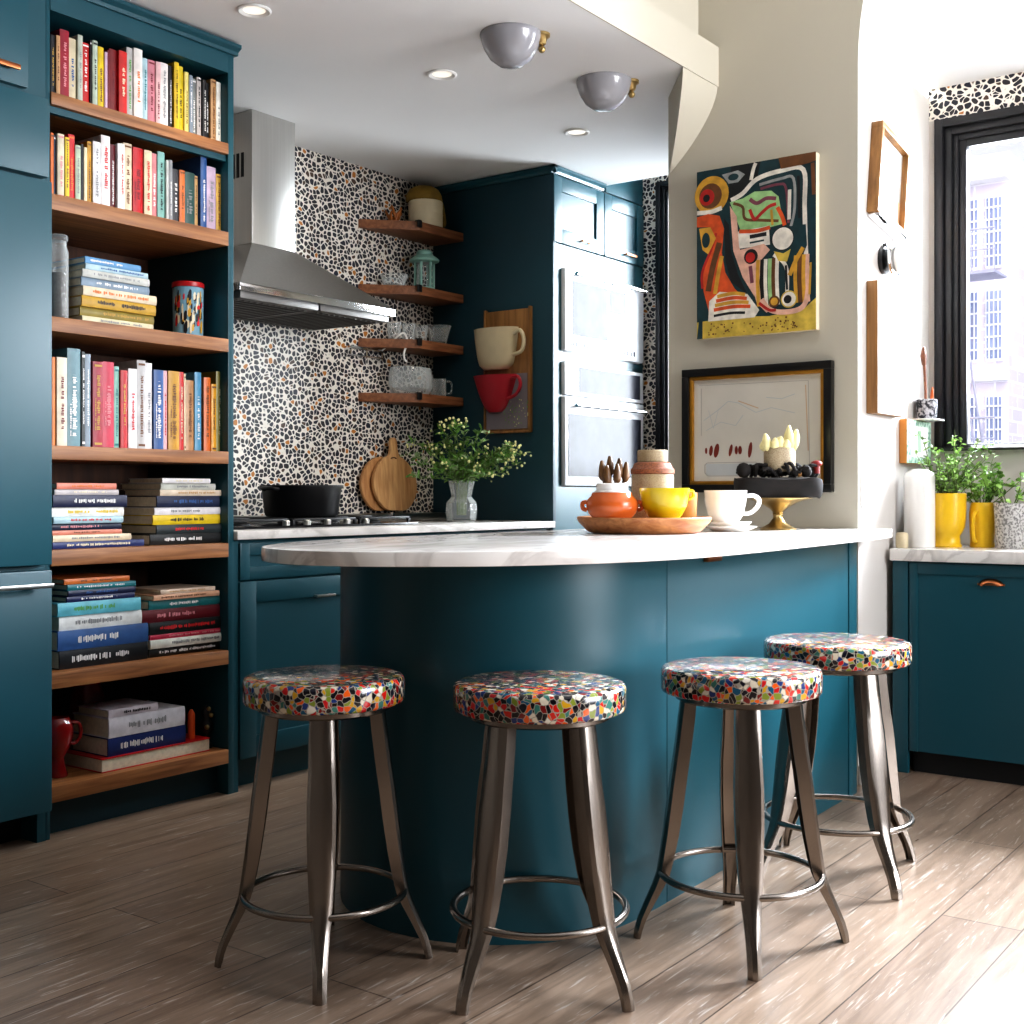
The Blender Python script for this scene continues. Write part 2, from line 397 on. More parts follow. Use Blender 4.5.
def tag(o, label, cat, group=None, kind=None):
    o['label'] = label; o['category'] = cat
    if group: o['group'] = group
    if kind: o['kind'] = kind
    return o

def thing(name, label, cat, loc=(0,0,0), group=None):
    o = bpy.data.objects.new(name, None); C.objects.link(o); o.location = loc; o.empty_display_size = .05
    return tag(o, label, cat, group)

def solid(name, label, cat, b, mats, loc, group=None, **k):
    """a thing that is one mesh; its origin goes to loc"""
    b.bm.transform(Matrix.Translation(-Vector(loc)))
    o = obj(name, b, mats, None, **k); o.location = loc
    return tag(o, label, cat, group)

def struct(name, b, mats, parent=None, **k):
    o = obj(name, b, mats, parent, **k)
    if parent is None: o['kind'] = 'structure'
    return o

def copy_tree(o, parent=None):
    c = o.copy(); C.objects.link(c)
    if parent is not None: c.parent = parent
    for ch in list(o.children): copy_tree(ch, c)
    return c

_O = ['first','second','third','fourth','fifth','sixth','seventh','eighth','ninth','tenth','eleventh','twelfth','thirteenth','fourteenth','fifteenth','sixteenth','seventeenth','eighteenth','nineteenth','twentieth']
ORDS = _O + ['twenty-'+o for o in _O[:9]] + ['thirtieth']
# ------------------------------------------------------------------ camera (level, a slight lens shift)
cam = bpy.data.cameras.new('camera'); co = bpy.data.objects.new('camera', cam); C.objects.link(co)
cam.sensor_width = 36; cam.lens = 1225/1024*36; cam.shift_y = -18/1024; cam.clip_start = .05
co.location = (0, 0, 1.05)
HEAD = math.atan(903/1225)
co.rotation_euler = (PI/2, 0, HEAD - PI/2)
bpy.context.scene.camera = co

# ------------------------------------------------------------------ the room
ZC = 2.63
b = B(); b.box(-2.2, 5.75, -2.8, 4.2, -.06, 0); struct('floor', b, M['floor'])
b = B(); b.box(-2.2, 5.32, 2.180, 4.2, ZC, ZC+.155); b.box(5.32, 5.80, 2.3, 4.2, 2.80, 2.95); b.box(5.32, 5.34, 2.3, 4.2, ZC, 2.8)
struct('ceiling', b, M['ceiling'])
# the beam that ends the lower kitchen ceiling, with the upper wall set back above it
b = B(); b.box(-2.2, 4.30, 2.174, 2.1798, ZC-.001, 2.782); b.box(-2.2, 4.30, 2.1798, 2.262, ZC+.156, 2.782); struct('trim_1', b, M['wall_cream'])
b = B(); b.box(-2.2, 4.30, 2.262, 2.36, 2.70, 3.5); struct('wall_upper', b, M['wall_cream'])
# curved corbel between the beam and the pier
b = B(); rings = []
for i in range(13):
    s = i/12; z = ZC - s*.30
    xl = 4.02 + .27*s**1.6; yr = 2.178 + .205*s**1.6
    rings.append([(xl, 2.178+.205*s**1.6, z), (4.299, yr, z), (4.299, 2.395, z)])
b.loft(rings); struct('trim_2', b, M['wall_cream'], smooth=50)
b = B(); b.box(-2.2, 5.74, 4.09, 4.2, 0, 2.95); struct('wall_back', b, M['pebble'])
b = B(); b.box(-2.3, -2.2, -2.8, 4.2, 0, 3.5); struct('wall_left', b, M['wall_dim'])
b = B(); b.box(-2.2, 2.6, -2.9, -2.8, 0, 3.5); b.box(5.0, 5.2, -2.9, -2.8, 0, 3.5); b.box(2.6, 5.0, -2.9, -2.8, 0, .4); b.box(2.6, 5.0, -2.9, -2.8, 3.0, 3.5)
struct('wall_rear', b, M['wall_dim'])
b = B(); b.box(-2.2, 4.3, -2.8, 2.262, 3.42, 3.5); struct('ceiling_main', b, M['ceiling'])
# the pier that carries the two pictures, and the arch that springs from it
b = B()
def q(*p, mi=0): b.face(p, mi)
PX, PY0, PY1, XW = 4.30, 1.618, 2.395, 5.10
ZS = 2.60
def arch_y(z): return PY0 - .37*max(0, z-ZS)**2 if z < 3.2 else PY0-.1332
zs = [0, ZS] + [ZS+.08*i for i in range(1, 11)] + [3.5]
for z0, z1 in zip(zs, zs[1:]):
    y0, y1 = arch_y(z0), arch_y(z1)
    q((PX, PY1, z0), (PX, y0, z0), (PX, y1, z1), (PX, PY1, z1))                       # face towards the kitchen stools
    if z1 <= 2.72: q((PX, y0, z0), (XW, y0, z0), (XW, y1, z1), (PX, y1, z1), mi=1)
    else: q((PX, y0, z0), (4.79, y0, z0), (4.79, y1, z1), (PX, y1, z1), mi=1)
    q((PX, PY1, z0), (PX, PY1, z1), (5.74, PY1, z1), (5.74, PY1, z0))
struct('wall_pier', b, [M['wall_cream'], M['wall_white']], smooth=40)
b = B(); b.box(4.79, 5.2, -.8, 1.75, 2.72, 2.8); b.prism([(4.792,2.72),(4.792,2.80),(4.34,3.48),(4.31,3.42)], lambda u, v, a: (u, a, v), -.8, 1.75); struct('ceiling_window_bay', b, M['ceiling'])
# window wall of the bay
WY0, WY1, WZ0, WZ1 = -.30, 1.593, 1.237, 2.588
b = B(); b.box(XW, 5.2, -.8, 1.62, 0, WZ0); b.box(XW, 5.2, WY1, 1.62, WZ0, WZ1); b.box(XW, 5.2, -.8, WY0, WZ0, WZ1); b.box(XW, 5.2, -2.8, -.8, 0, 3.5)
b.box(XW, 5.2, -.8, 1.62, WZ1, 2.9, mi=1)
struct('wall_right', b, [M['wall_white'], M['pebble']])
b = B(); b.box(4.3, 5.2, -.9, -.8, 0, 3.5); struct('wall_bay_end', b, M['wall_white'])
# wall with the narrow window beyond the oven tower
b = B(); b.box(5.73, 5.80, 3.265, 3.5, 0, 2.9); b.box(5.73, 5.80, 2.3, 3.265, 2.715, 2.9); b.box(5.73, 5.80, 2.3, 3.265, 0, .95)
struct('wall_window', b, M['pebble'])

def window(name, X, y0, y1, z0, z1, steps, mull=()):
    """nested black frames, stepping back from the wall face; the pane is a part"""
    b = B(); a0, a1, c0, c1 = y0, y1, z0, z1; x = X-.012
    for w, d in steps:
        for (p0, p1, r0, r1) in ((a0, a0+w, c0, c1), (a1-w, a1, c0, c1), (a0+w, a1-w, c1-w, c1), (a0+w, a1-w, c0, c0+w*.16)):
            b.box(x, X+.085, p0, p1, r0, r1, .003)
        a0 += w; a1 -= w; c1 -= w; c0 += w*.16; x += d
    for y in mull: b.box(X+.02, X+.085, y-.03, y+.03, c0, c1, .003)
    o = struct(name, b, M['winframe'])
    g = B(); g.box(X+.05, X+.055, a0, a1, c0, c1); p = struct('window_pane', g, M['pane']); p.parent = o
    return o
window('window_1', 5.73, 2.42, 3.265, .95, 2.715, [(.028,.014),(.02,.014),(.014,.01)])
window('window_2', XW, WY0, WY1, WZ0, WZ1, [(.034,.022),(.03,.018),(.022,.012),(.03,.01)], mull=(.62,))
b = B(); b.box(5.06, 5.1, WY0, 1.60, WZ0-.012, WZ0, .003); struct('window_sill', b, M['winframe'])

# ------------------------------------------------------------------ street outside the bay window
bld = thing('street_building', 'pale brick building with grilled windows across the street beyond window', 'building', (9.6, 3.0, -8))
XB = 9.6
b = B(); b.box(XB, XB+4, 2.45, 7, -8, 3.62); obj('facade', b, M['brickfront'], bld)
b = B(); b.box(XB-.16, XB, 2.43, 7, 3.40, 3.56, .02); b.box(XB-.08, XB, 2.44, 7, 1.90, 1.97, .02); b.box(XB-.08, XB, 2.44, 7, 1.14, 1.2, .02); obj('stone_band', b, M['extstone'], bld)
for y0 in (2.485, 2.66, 3.1):
    for z0, z1 in ((2.75, 3.3), (2.05, 2.6), (1.27, 1.8), (.3, 1.0)):
        y1 = y0+.13
        b = B(); b.box(XB-.03, XB+.05, y0, y1, z0, z1, .01, 0); b.box(XB-.035, XB+.0, y0+.012, y1-.012, z0+.02, z1-.02, 0, 1)
        for k in range(1, 6): b.box(XB-.045, XB-.03, y0, y1, z0+(z1-z0)*k/6-.006, z0+(z1-z0)*k/6+.006, 0, 0)
        for k in range(1, 4): b.box(XB-.045, XB-.03, y0+(y1-y0)*k/4-.003, y0+(y1-y0)*k/4+.003, z0, z1, 0, 0)
        obj('window', b, [M['extstone'], M['extwin']], bld)
fe = thing('fire_escape', 'grey iron fire escape railing on the pale brick building outside', 'fire escape', (9.15, 2.7, 1.3))
b = B()
for z in (1.3, 2.66):
    b.box(9.1, 9.43, 2.42, 3.3, z-.02, z, 0)
    b.tube([(9.1, 2.42, z+.3), (9.1, 3.3, z+.3)], .009, 6); b.tube([(9.1, 2.42, z+.15), (9.1, 3.3, z+.15)], .006, 6)
    for k in range(12): b.tube([(9.1, 2.42+k*.08, z), (9.1, 2.42+k*.08, z+.3)], .004, 5)
obj('platform_railing', b, M['extiron'], fe)
b = B(); b.tube([(9.15, 2.5, 1.3), (9.15, 2.7, 2.66)], .009, 6); b.tube([(9.15, 2.56, 1.3), (9.15, 2.76, 2.66)], .009, 6); obj('ladder', b, M['extiron'], fe)
b = B(); b.box(14.5, 17, 1.5, 9, -8, 9.5); b.box(14.4, 14.5, 1.5, 9, 1.9, 2.0, .02)
solid('distant_building', 'white distant building far across the street behind the brick one', 'building', b, M['extstone'], (15, 3.5, -8))
b = B(); b.box(5.9, 24, -6, 9, -8.2, -8); struct('ground', b, M['extstone'])

# ------------------------------------------------------------------ panelled refrigerator and the cupboard above it, left edge
YF = 3.336
fr = thing('panelled_refrigerator', 'tall teal panelled refrigerator left of the bookcase with steel drawer handle', 'refrigerator', (1.7, 3.6, 0))
b = B(); b.box(1.20, 2.147, YF, 3.95, .10, 2.235); b.box(2.118, 2.147, YF, 3.95, 0, .10); b.box(1.2, 2.136, 3.30, YF, 2.0, 2.235, .003); obj('cabinet_body', b, M['teal'], fr)
b = B(); b.box(1.20, 2.138, 3.288, YF-.004, .838, 1.985, .004); obj('door', b, M['teal'], fr)
b = B(); b.box(1.20, 2.138, 3.288, YF-.004, .10, .822, .004); dr = obj('drawer', b, M['teal'], fr)
b = B(); b.box(1.45, 2.118, 3.245, 3.256, .772, .786, .004); b.box(1.5, 1.512, 3.256, 3.29, .774, .784); b.box(2.07, 2.082, 3.256, 3.29, .774, .784)
h = sub('handle', b, M['steel'], dr, fr.location); h['label'] = 'brushed steel bar handle'
b = B(); b.box(1.20, 2.117, 3.42, 3.43, .0, .0995); obj('toe_kick', b, M['black'], fr)
oc = thing('overhead_cupboard', 'teal overhead cupboard above the refrigerator with copper bar handle', 'cabinet', (1.7, 3.6, 2.24))
b = B(); b.box(1.20, 2.147, YF, 3.95, 2.24, ZC-.012); obj('cabinet_body', b, M['teal'], oc)
b = B(); b.box(1.20, 2.075, 3.312, YF-.003, 2.255, 2.60, .003)
d = obj('door', b, M['teal'], oc)
b = B(); b.box(1.5, 2.035, 3.285, 3.297, 2.292, 2.308, .004); b.box(1.55, 1.56, 3.296, 3.313, 2.295, 2.305); b.box(2.0, 2.01, 3.296, 3.313, 2.295, 2.305)
sub('handle', b, M['copper'], d, oc.location)['label'] = 'copper bar handle'

# ------------------------------------------------------------------ bookcase
SH = [(2.235, 2.273), (1.915, 1.964), (1.545, 1.591), (1.155, 1.198), (.830, .879), (.456, .505), (.110, .159)]
bc = thing('bookcase', 'tall built-in teal bookcase with seven wooden shelves full of books', 'bookcase', (2.52, 3.6, 0))
b = B(); b.box(2.855, 2.880, YF, 3.80, 0, 2.60, .002); obj('side_panel', b, M['teal'], bc)
b = B(); b.box(2.149, 2.163, YF+.002, 3.80, 0, 2.60, .002); obj('side_panel', b, M['teal'], bc)
b = B(); b.box(2.163, 2.855, 3.78, 3.80, .1, 2.55); obj('back_panel', b, M['back_wood'], bc)
b = B(); b.box(2.163, 2.855, YF, 3.78, 2.521, 2.595); obj('top_rail', b, M['teal'], bc)
b = B(); b.prism([(0,0),(-.012,.0),(-.014,.012),(-.03,.022),(-.03,.034),(0,.034)], lambda u, v, a: (a, YF+u, 2.586+v), 2.152, 2.890)
b.box(2.880, 2.890, YF-.0, 3.8, 2.586, 2.62); obj('crown_moulding', b, M['teal'], bc)
for i, (z0, z1) in enumerate(SH):
    b = B(); b.box(2.1635, 2.8545, YF-.004, 3.779, z0, z1, .003); obj('shelf', b, M['shelf_wood'], bc)
    if i < 1:
        b = B(); b.box(2.1635, 2.8545, YF+.012, YF+.03, z0-.022, z0-.001); obj('shelf_rail', b, M['teal'], bc)
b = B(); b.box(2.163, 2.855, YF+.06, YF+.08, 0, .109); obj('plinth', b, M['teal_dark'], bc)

# ------------------------------------------------------------------ books
YB = 3.372
def book(kind_name, label, cat, a0, a1, z0, z1, y0, depth, colour, ink, upright, group, spine_out=True, band=False):
    """cover (boards and spine in one shell) with the page block as its part; the spine faces the room"""
    if upright: t0, t1, h0, h1 = a0, a1, z0, z1; fn = lambda t, y, h: (t, y, h)
    else: t0, t1, h0, h1 = z0, z1, a0, a1; fn = lambda t, y, h: (h, y, t)
    T = t1-t0; bd = min(.0028, T*.16); y1 = y0+depth
    b = B()
    if spine_out:
        bul = min(.003, T*.12)
        sp = [(t0, y0+bul), (t0+T*.2, y0+bul*.35), (t0+T*.5, y0), (t0+T*.8, y0+bul*.35), (t1, y0+bul)]
        poly = sp + [(t1, y1), (t1-bd, y1), (t1-bd, y0+.006), (t0+bd, y0+.006), (t0+bd, y1), (t0, y1)]
    else:
        poly = [(t0, y0), (t0, y1), (t1, y1), (t1, y0), (t1-bd, y0), (t1-bd, y1-.006), (t0+bd, y1-.006), (t0+bd, y0)]
    b.prism(poly, fn, h0, h1)
    H = h1-h0
    mats = [M['cover'], let_mat(ink)]
    if spine_out:
        yl = y0-.0007
        def glyphs(c, w, s, e):
            p = s
            while p < e:
                g = random.uniform(.003, .0075)
                if random.random() > .16:
                    ww = w*random.choice((.55, .7, 1, .85)); o = w*random.choice((0, 0, .12))
                    b.face([fn(c-ww/2+o, yl, p), fn(c-ww/2+o, yl, min(e, p+g*.72)), fn(c+ww/2+o, yl, min(e, p+g*.72)), fn(c+ww/2+o, yl, p)], 1)
                p += g
        if T > .012:
            s = h0+H*random.uniform(.08, .3); e = h0+H*random.uniform(.65, .92)
            glyphs(t0+T*.5, T*.34, s, e)
            if T > .036 and upright: glyphs(t0+T*.22, T*.12, s, e*.6+s*.4)
        if band:
            for f0, f1 in ((.03, .055), (.94, .965)):
                b.face([fn(t0+T*.12, yl, h0+H*f0), fn(t0+T*.12, yl, h0+H*f1), fn(t1-T*.12, yl, h0+H*f1), fn(t1-T*.12, yl, h0+H*f0)], 1)
    loc = ((a0+a1)/2, y0+depth/2, z0)
    o = solid(kind_name, label, cat, b, mats, loc, group, smooth=50)
    o.color = (*lin(tuple(min(255, max(0, v+random.uniform(-6, 6))) for v in RGB[colour])), 1)
    p = B(); e = .0025
    c0, c1 = (t0+bd+.0002, t1-bd-.0002)
    P0, P1 = fn(c0, y0+(.0065 if spine_out else .003), h0+e*(0 if upright else 1)), fn(c1, y1-(.003 if spine_out else .0065), h1-e)
    p.box(P0[0], P1[0], P0[1], P1[1], P0[2]+(.0002 if upright else 0), P1[2])
    obj('pages', p, M['pages'], o)
    return o

def row(rows, zs, shelfname, group):
    for i, (x0, x1, h, c, ink) in enumerate(rows):
        w = x1-x0; size = 'thin' if w < .016 else 'thick' if w > .034 else 'narrow' if w < .022 else 'medium'
        book('book', f'{size} {c} book with {ink} lettering, {ORDS[i]} from left on {shelfname}', 'book',
             x0+.0006, x1-.0002, zs+.0003, zs+h, YB+random.uniform(-.004, .008), .16+random.uniform(0, .03), c, ink, True, group, band=random.random() < .35)
def pile(rows, zs, name, group, z_top=None):
    """rows come top first; restacked so that each book lies on the one below"""
    zb = zs+.0004; n = len(rows); out = []
    fit = rows[0][3]/sum(max(.011, r[3]-r[2])+.0006 for r in rows)
    for r in reversed(rows):
        th = max(.011, r[3]-r[2])*fit; out.append((r[0], r[1], zb, zb+th, *r[4:])); zb += th+.0006
    for k, (x0, x1, z0, z1, c, ink) in enumerate(reversed(out)):
        pos = ('topmost' if k == 0 else 'bottom' if k == n-1 else ORDS[k]+' from top')
        book('book', f'{c} book with {ink} lettering lying flat, {pos} in {name}', 'book',
             x0, x1, z0, z1, YB+random.uniform(-.006, .008), .19+random.uniform(-.02, .03), c, ink, False, group)
    return zb
ROW_A = [
  (2.187,2.203,0.189,'black','gold'),
  (2.205,2.219,0.192,'tan','brown'),
  (2.220,2.253,0.217,'crimson','pink'),
  (2.254,2.281,0.201,'cream','blue'),
  (2.283,2.301,0.218,'pale green','grey'),
  (2.302,2.329,0.202,'red','white'),
  (2.330,2.336,0.215,'black','white'),
  (2.337,2.356,0.217,'pale green','black'),
  (2.358,2.380,0.204,'yellow','brown'),
  (2.381,2.392,0.192,'lilac','purple'),
  (2.393,2.402,0.202,'maroon','pink'),
  (2.403,2.432,0.211,'dark red','maroon'),
  (2.433,2.464,0.212,'red','cream'),
  (2.465,2.489,0.233,'light grey','green'),
  (2.490,2.524,0.237,'white','orange'),
  (2.525,2.546,0.215,'pale blue','teal'),
  (2.547,2.576,0.216,'pink','maroon'),
  (2.577,2.597,0.217,'pale pink','maroon'),
  (2.598,2.632,0.222,'white','grey'),
  (2.635,2.649,0.220,'black','white'),
  (2.652,2.672,0.237,'yellow','black'),
  (2.673,2.695,0.231,'yellow','black'),
  (2.696,2.713,0.216,'pale yellow','brown'),
  (2.714,2.729,0.209,'blue grey','white'),
  (2.730,2.750,0.204,'grey','white'),
  (2.751,2.770,0.214,'light grey','black'),
  (2.772,2.788,0.209,'black','white'),
  (2.789,2.806,0.205,'black','white'),
  (2.808,2.831,0.222,'tan','brown'),
  (2.833,2.854,0.219,'white','grey'),
]
ROW_B = [
  (2.190,2.201,0.198,'orange','brown'),
  (2.202,2.210,0.193,'navy','white'),
  (2.211,2.235,0.200,'cream','pink'),
  (2.236,2.251,0.194,'yellow','brown'),
  (2.252,2.276,0.209,'red','orange'),
  (2.276,2.296,0.180,'pale green','grey'),
  (2.297,2.306,0.188,'black','white'),
  (2.307,2.319,0.180,'cream','black'),
  (2.320,2.336,0.202,'mustard','brown'),
  (2.338,2.367,0.206,'white','grey'),
  (2.368,2.402,0.233,'white','red'),
  (2.405,2.425,0.212,'maroon','white'),
  (2.426,2.436,0.218,'white','grey'),
  (2.437,2.455,0.221,'white','red'),
  (2.457,2.490,0.230,'cream','brown'),
  (2.493,2.532,0.224,'red','maroon'),
  (2.534,2.564,0.223,'cream','red'),
  (2.565,2.588,0.220,'pink','white'),
  (2.589,2.618,0.231,'mint','black'),
  (2.619,2.629,0.207,'light grey','black'),
  (2.630,2.645,0.210,'grey','white'),
  (2.647,2.675,0.185,'charcoal','white'),
  (2.676,2.699,0.187,'orange','brown'),
  (2.700,2.742,0.186,'dark green','grey'),
  (2.743,2.759,0.182,'tan','brown'),
  (2.765,2.792,0.253,'blue','white'),
  (2.793,2.833,0.225,'lilac','grey'),
  (2.835,2.860,0.207,'mustard','brown'),
]
ROW_C = [
  (2.193,2.205,0.274,'orange','brown'),
  (2.208,2.244,0.275,'cream','maroon'),
  (2.247,2.294,0.307,'teal grey','white'),
  (2.297,2.310,0.300,'charcoal','white'),
  (2.310,2.331,0.294,'blue grey','white'),
  (2.337,2.374,0.273,'crimson','gold'),
  (2.374,2.417,0.276,'raspberry','pink'),
  (2.418,2.437,0.264,'mint','teal'),
  (2.439,2.466,0.253,'red','gold'),
  (2.468,2.502,0.261,'white','red'),
  (2.504,2.538,0.292,'light grey','brown'),
  (2.539,2.567,0.286,'white','grey'),
  (2.570,2.610,0.266,'blue','white'),
  (2.611,2.628,0.266,'pale pink','red'),
  (2.630,2.676,0.267,'mustard','brown'),
  (2.678,2.697,0.267,'red','cream'),
  (2.699,2.707,0.263,'cream','brown'),
  (2.708,2.742,0.242,'tan','brown'),
  (2.745,2.774,0.272,'sky blue','white'),
  (2.783,2.813,0.257,'orange','brown'),
  (2.815,2.837,0.236,'amber','brown'),
  (2.839,2.872,0.282,'olive','cream'),
]
STACK_A = [
  (2.306,2.515,0.191,0.209,'sky blue','white'),
  (2.308,2.544,0.177,0.193,'pale blue','blue'),
  (2.297,2.550,0.154,0.175,'light grey','grey'),
  (2.297,2.554,0.128,0.152,'blue grey','white'),
  (2.299,2.578,0.102,0.128,'cream','orange'),
  (2.295,2.576,0.070,0.100,'mustard','black'),
  (2.295,2.576,0.044,0.069,'olive','gold'),
  (2.297,2.566,0.024,0.042,'cream','grey'),
]
STACK_B = [
  (2.209,2.425,0.188,0.206,'salmon','orange'),
  (2.205,2.437,0.169,0.185,'light grey','cream'),
  (2.195,2.464,0.130,0.165,'navy','white'),
  (2.195,2.458,0.101,0.128,'white','yellow'),
  (2.195,2.447,0.081,0.100,'pale blue','red'),
  (2.195,2.449,0.060,0.079,'navy','pink'),
  (2.195,2.447,0.045,0.058,'salmon','brown'),
  (2.195,2.480,0.024,0.043,'cream','grey'),
  (2.195,2.532,0.001,0.021,'dark blue','cream'),
]
STACK_C = [
  (2.602,2.805,0.210,0.225,'white','cream'),
  (2.604,2.836,0.189,0.208,'light grey','grey'),
  (2.594,2.866,0.168,0.186,'cream','tan'),
  (2.582,2.847,0.131,0.165,'navy','blue'),
  (2.576,2.860,0.105,0.127,'white','grey'),
  (2.570,2.872,0.067,0.096,'yellow','black'),
  (2.580,2.869,0.038,0.065,'charcoal','red'),
  (2.554,2.866,0.004,0.036,'black','white'),
]
STACK_D = [
  (2.239,2.480,0.261,0.279,'orange','brown'),
  (2.244,2.496,0.241,0.260,'teal','white'),
  (2.246,2.495,0.219,0.239,'navy','blue'),
  (2.242,2.493,0.199,0.218,'indigo','white'),
  (2.209,2.515,0.160,0.205,'aqua','green'),
  (2.218,2.524,0.115,0.163,'white','grey'),
  (2.211,2.546,0.053,0.119,'blue','white'),
  (2.218,2.546,-0.001,0.061,'black','white'),
]
STACK_E = [
  (2.596,2.827,0.208,0.224,'cream','tan'),
  (2.566,2.844,0.190,0.208,'pale orange','brown'),
  (2.556,2.855,0.156,0.187,'teal','white'),
  (2.527,2.855,0.113,0.156,'maroon','pink'),
  (2.554,2.860,0.071,0.112,'black','red'),
  (2.558,2.885,0.053,0.070,'raspberry','pink'),
  (2.556,2.888,0.022,0.052,'white','grey'),
  (2.556,2.881,-0.008,0.021,'black','white'),
]
STACK_F = [
  (2.400,2.594,0.150,0.180,'pale grey','black'),
  (2.398,2.706,0.076,0.150,'white','grey'),
  (2.396,2.710,0.016,0.081,'dark blue','white'),
  (2.367,2.805,-0.029,0.039,'red','cream'),
]

row(ROW_A, 2.273, 'the top shelf', 'books standing on the top shelf')
row(ROW_B, 1.964, 'the second shelf', 'books standing on the second shelf')
row(ROW_C, 1.198, 'the fourth shelf', 'books standing on the fourth shelf')
pile(STACK_A, 1.591, 'third shelf pile', 'books piled on the third shelf')
pile(STACK_B, .879, 'left pile, fifth shelf', 'books piled on the fifth shelf')
pile(STACK_C, .879, 'right pile, fifth shelf', 'books piled on the fifth shelf')
pile(STACK_D, .505, 'left pile, sixth shelf', 'books piled on the sixth shelf')
pile(STACK_E, .505, 'right pile, sixth shelf', 'books piled on the sixth shelf')
Z7 = .159
book('book', 'red hardback with cream page edges facing out, bottom of lowest shelf pile', 'book', 2.367, 2.803, Z7+.0004, Z7+.045, YB-.004, .22, 'red', 'cream', False, 'books piled on the lowest shelf', spine_out=False)
book('book', 'dark blue book with white lettering, second from bottom on lowest shelf', 'book', 2.396, 2.705, Z7+.0456, Z7+.104, YB+.004, .2, 'dark blue', 'white', False, 'books piled on the lowest shelf')
book('book', 'thick white book lying on the dark blue book on lowest shelf', 'book', 2.398, 2.700, Z7+.1046, Z7+.168, YB+.002, .2, 'white', 'grey', False, 'books piled on the lowest shelf')
book('book', 'short pale grey book topmost of the pile on lowest shelf', 'book', 2.400, 2.592, Z7+.1686, Z7+.194, YB+.006, .17, 'pale grey', 'black', False, 'books piled on the lowest shelf')

# other things in the bookcase
z = SH[2][1]
j = thing('storage_jar', 'tall clear glass storage jar of dark grounds on third bookcase shelf', 'jar', (2.246, 3.42, z))
b = B(); b.lathe(2.246, 3.42, [(0,z+.001),(.028,z+.001),(.030,z+.01),(.030,z+.215),(.024,z+.235),(.024,z+.25),(.0215,z+.25),(.0215,z+.235),(.0275,z+.212),(.0275,z+.012),(0,z+.006)], 24); obj('glass_body', b, M['glass'], j)
b = B(); b.lathe(2.246, 3.42, [(0,z+.008),(.0265,z+.013),(.0265,z+.15),(0,z+.152)], 24); obj('contents', b, M['soil'], j)
b = B(); b.lathe(2.246, 3.42, [(0,z+.2505),(.027,z+.2505),(.028,z+.256),(.028,z+.266),(.024,z+.27),(0,z+.27)], 24); obj('lid', b, M['glass'], j)
t = thing('printed_tin', 'pale blue printed tin with red lid on third bookcase shelf', 'tin', (2.765, 3.44, z))
b = B(); b.lathe(2.765, 3.44, [(0,z),(.051,z),(.0525,z+.004),(.051,z+.008),(.053,z+.172),(.051,z+.175),(0,z+.175)], 36)
for k in range(70):   # painted scene wrapped round the front
    a = -2.25 + random.uniform(-1.0, 1.0); zz = z+random.uniform(.03, .145); r = .0535+k*.00001
    w = random.uniform(.08, .22); hh = random.uniform(.006, .02)
    b.face([(2.765+r*math.cos(a+s*w), 3.44+r*math.sin(a+s*w), zz+q_) for s, q_ in ((-.5,-hh),(0,-hh*1.2),(.5,-hh*.6),(.5,hh),(0,hh*1.3),(-.5,hh*.5))], random.choice((1,1,2,3,4)))
obj('tin_body', b, [paint('tin_blue', (120,162,182), .35, 0, .12, 30), let_mat('black'), let_mat('mustard'), let_mat('red'), let_mat('cream')], t)
b = B(); b.lathe(2.765, 3.44, [(0,z+.1755),(.0545,z+.1755),(.0552,z+.178),(.0552,z+.190),(.053,z+.193),(0,z+.193)], 36); obj('lid', b, paint('red_lid', (176,24,30), .35, 0, .05), t)
z = Z7
b = B(); b.lathe(2.262, 3.45, [(0,z),(.03,z),(.032,z+.006),(.024,z+.03),(.020,z+.06),(.034,z+.085),(.046,z+.12),(.048,z+.15),(.04,z+.175),(.034,z+.186),(.030,z+.186),(.036,z+.172),(.04,z+.15),(0,z+.08)], 28)
b.tube([(2.300,3.44,z+.165),(2.325,3.43,z+.16),(2.332,3.43,z+.125),(2.318,3.435,z+.10),(2.300,3.44,z+.10)], .006, 8)
solid('red_jug', 'dark red glazed jug on a foot, left end of the lowest bookcase shelf', 'jug', b, M['red_glass'], (2.262, 3.45, z), smooth=60)
b = B(); b.lathe(2.500, 3.64, [(0,z),(.05,z),(.062,z+.05),(.066,z+.14),(.058,z+.21),(.046,z+.245),(.049,z+.265),(.042,z+.265),(.040,z+.24),(0,z+.17)], 28)
solid('red_vase', 'large dark red vase behind the book pile on the lowest shelf', 'vase', b, M['red_glass'], (2.500, 3.64, z), smooth=60)
b = B(); zt_ = z+.0456
b.lathe(2.755, 3.41, [(0,zt_),(.0125,zt_),(.0125,zt_+.085),(.009,zt_+.092),(.0045,zt_+.10),(0,zt_+.10)], 16)
solid('orange_candle', 'short orange pillar candle standing on the red book, lowest shelf', 'candle', b, M['orange_wax'], (2.755, 3.41, zt_))
b = B(); zt_ = z+.0005
b.lathe(2.828, 3.42, [(0,zt_),(.021,zt_),(.023,zt_+.008),(.010,zt_+.025),(.008,zt_+.045),(.021,zt_+.062),(.023,zt_+.085),(.012,zt_+.100),(.018,zt_+.116),(.019,zt_+.130),(.008,zt_+.146),(0,zt_+.148)], 20)
b.ball((2.815,3.40,zt_+.075), .009, mi=1); b.ball((2.832,3.398,zt_+.115), .009, mi=1); b.ball((2.826,3.403,zt_+.138), .008, mi=1)
solid('beaded_ornament', 'small black ornament with gold knobs at right end of lowest shelf', 'ornament', b, [M['iron'], M['brass']], (2.828, 3.42, zt_), smooth=60)
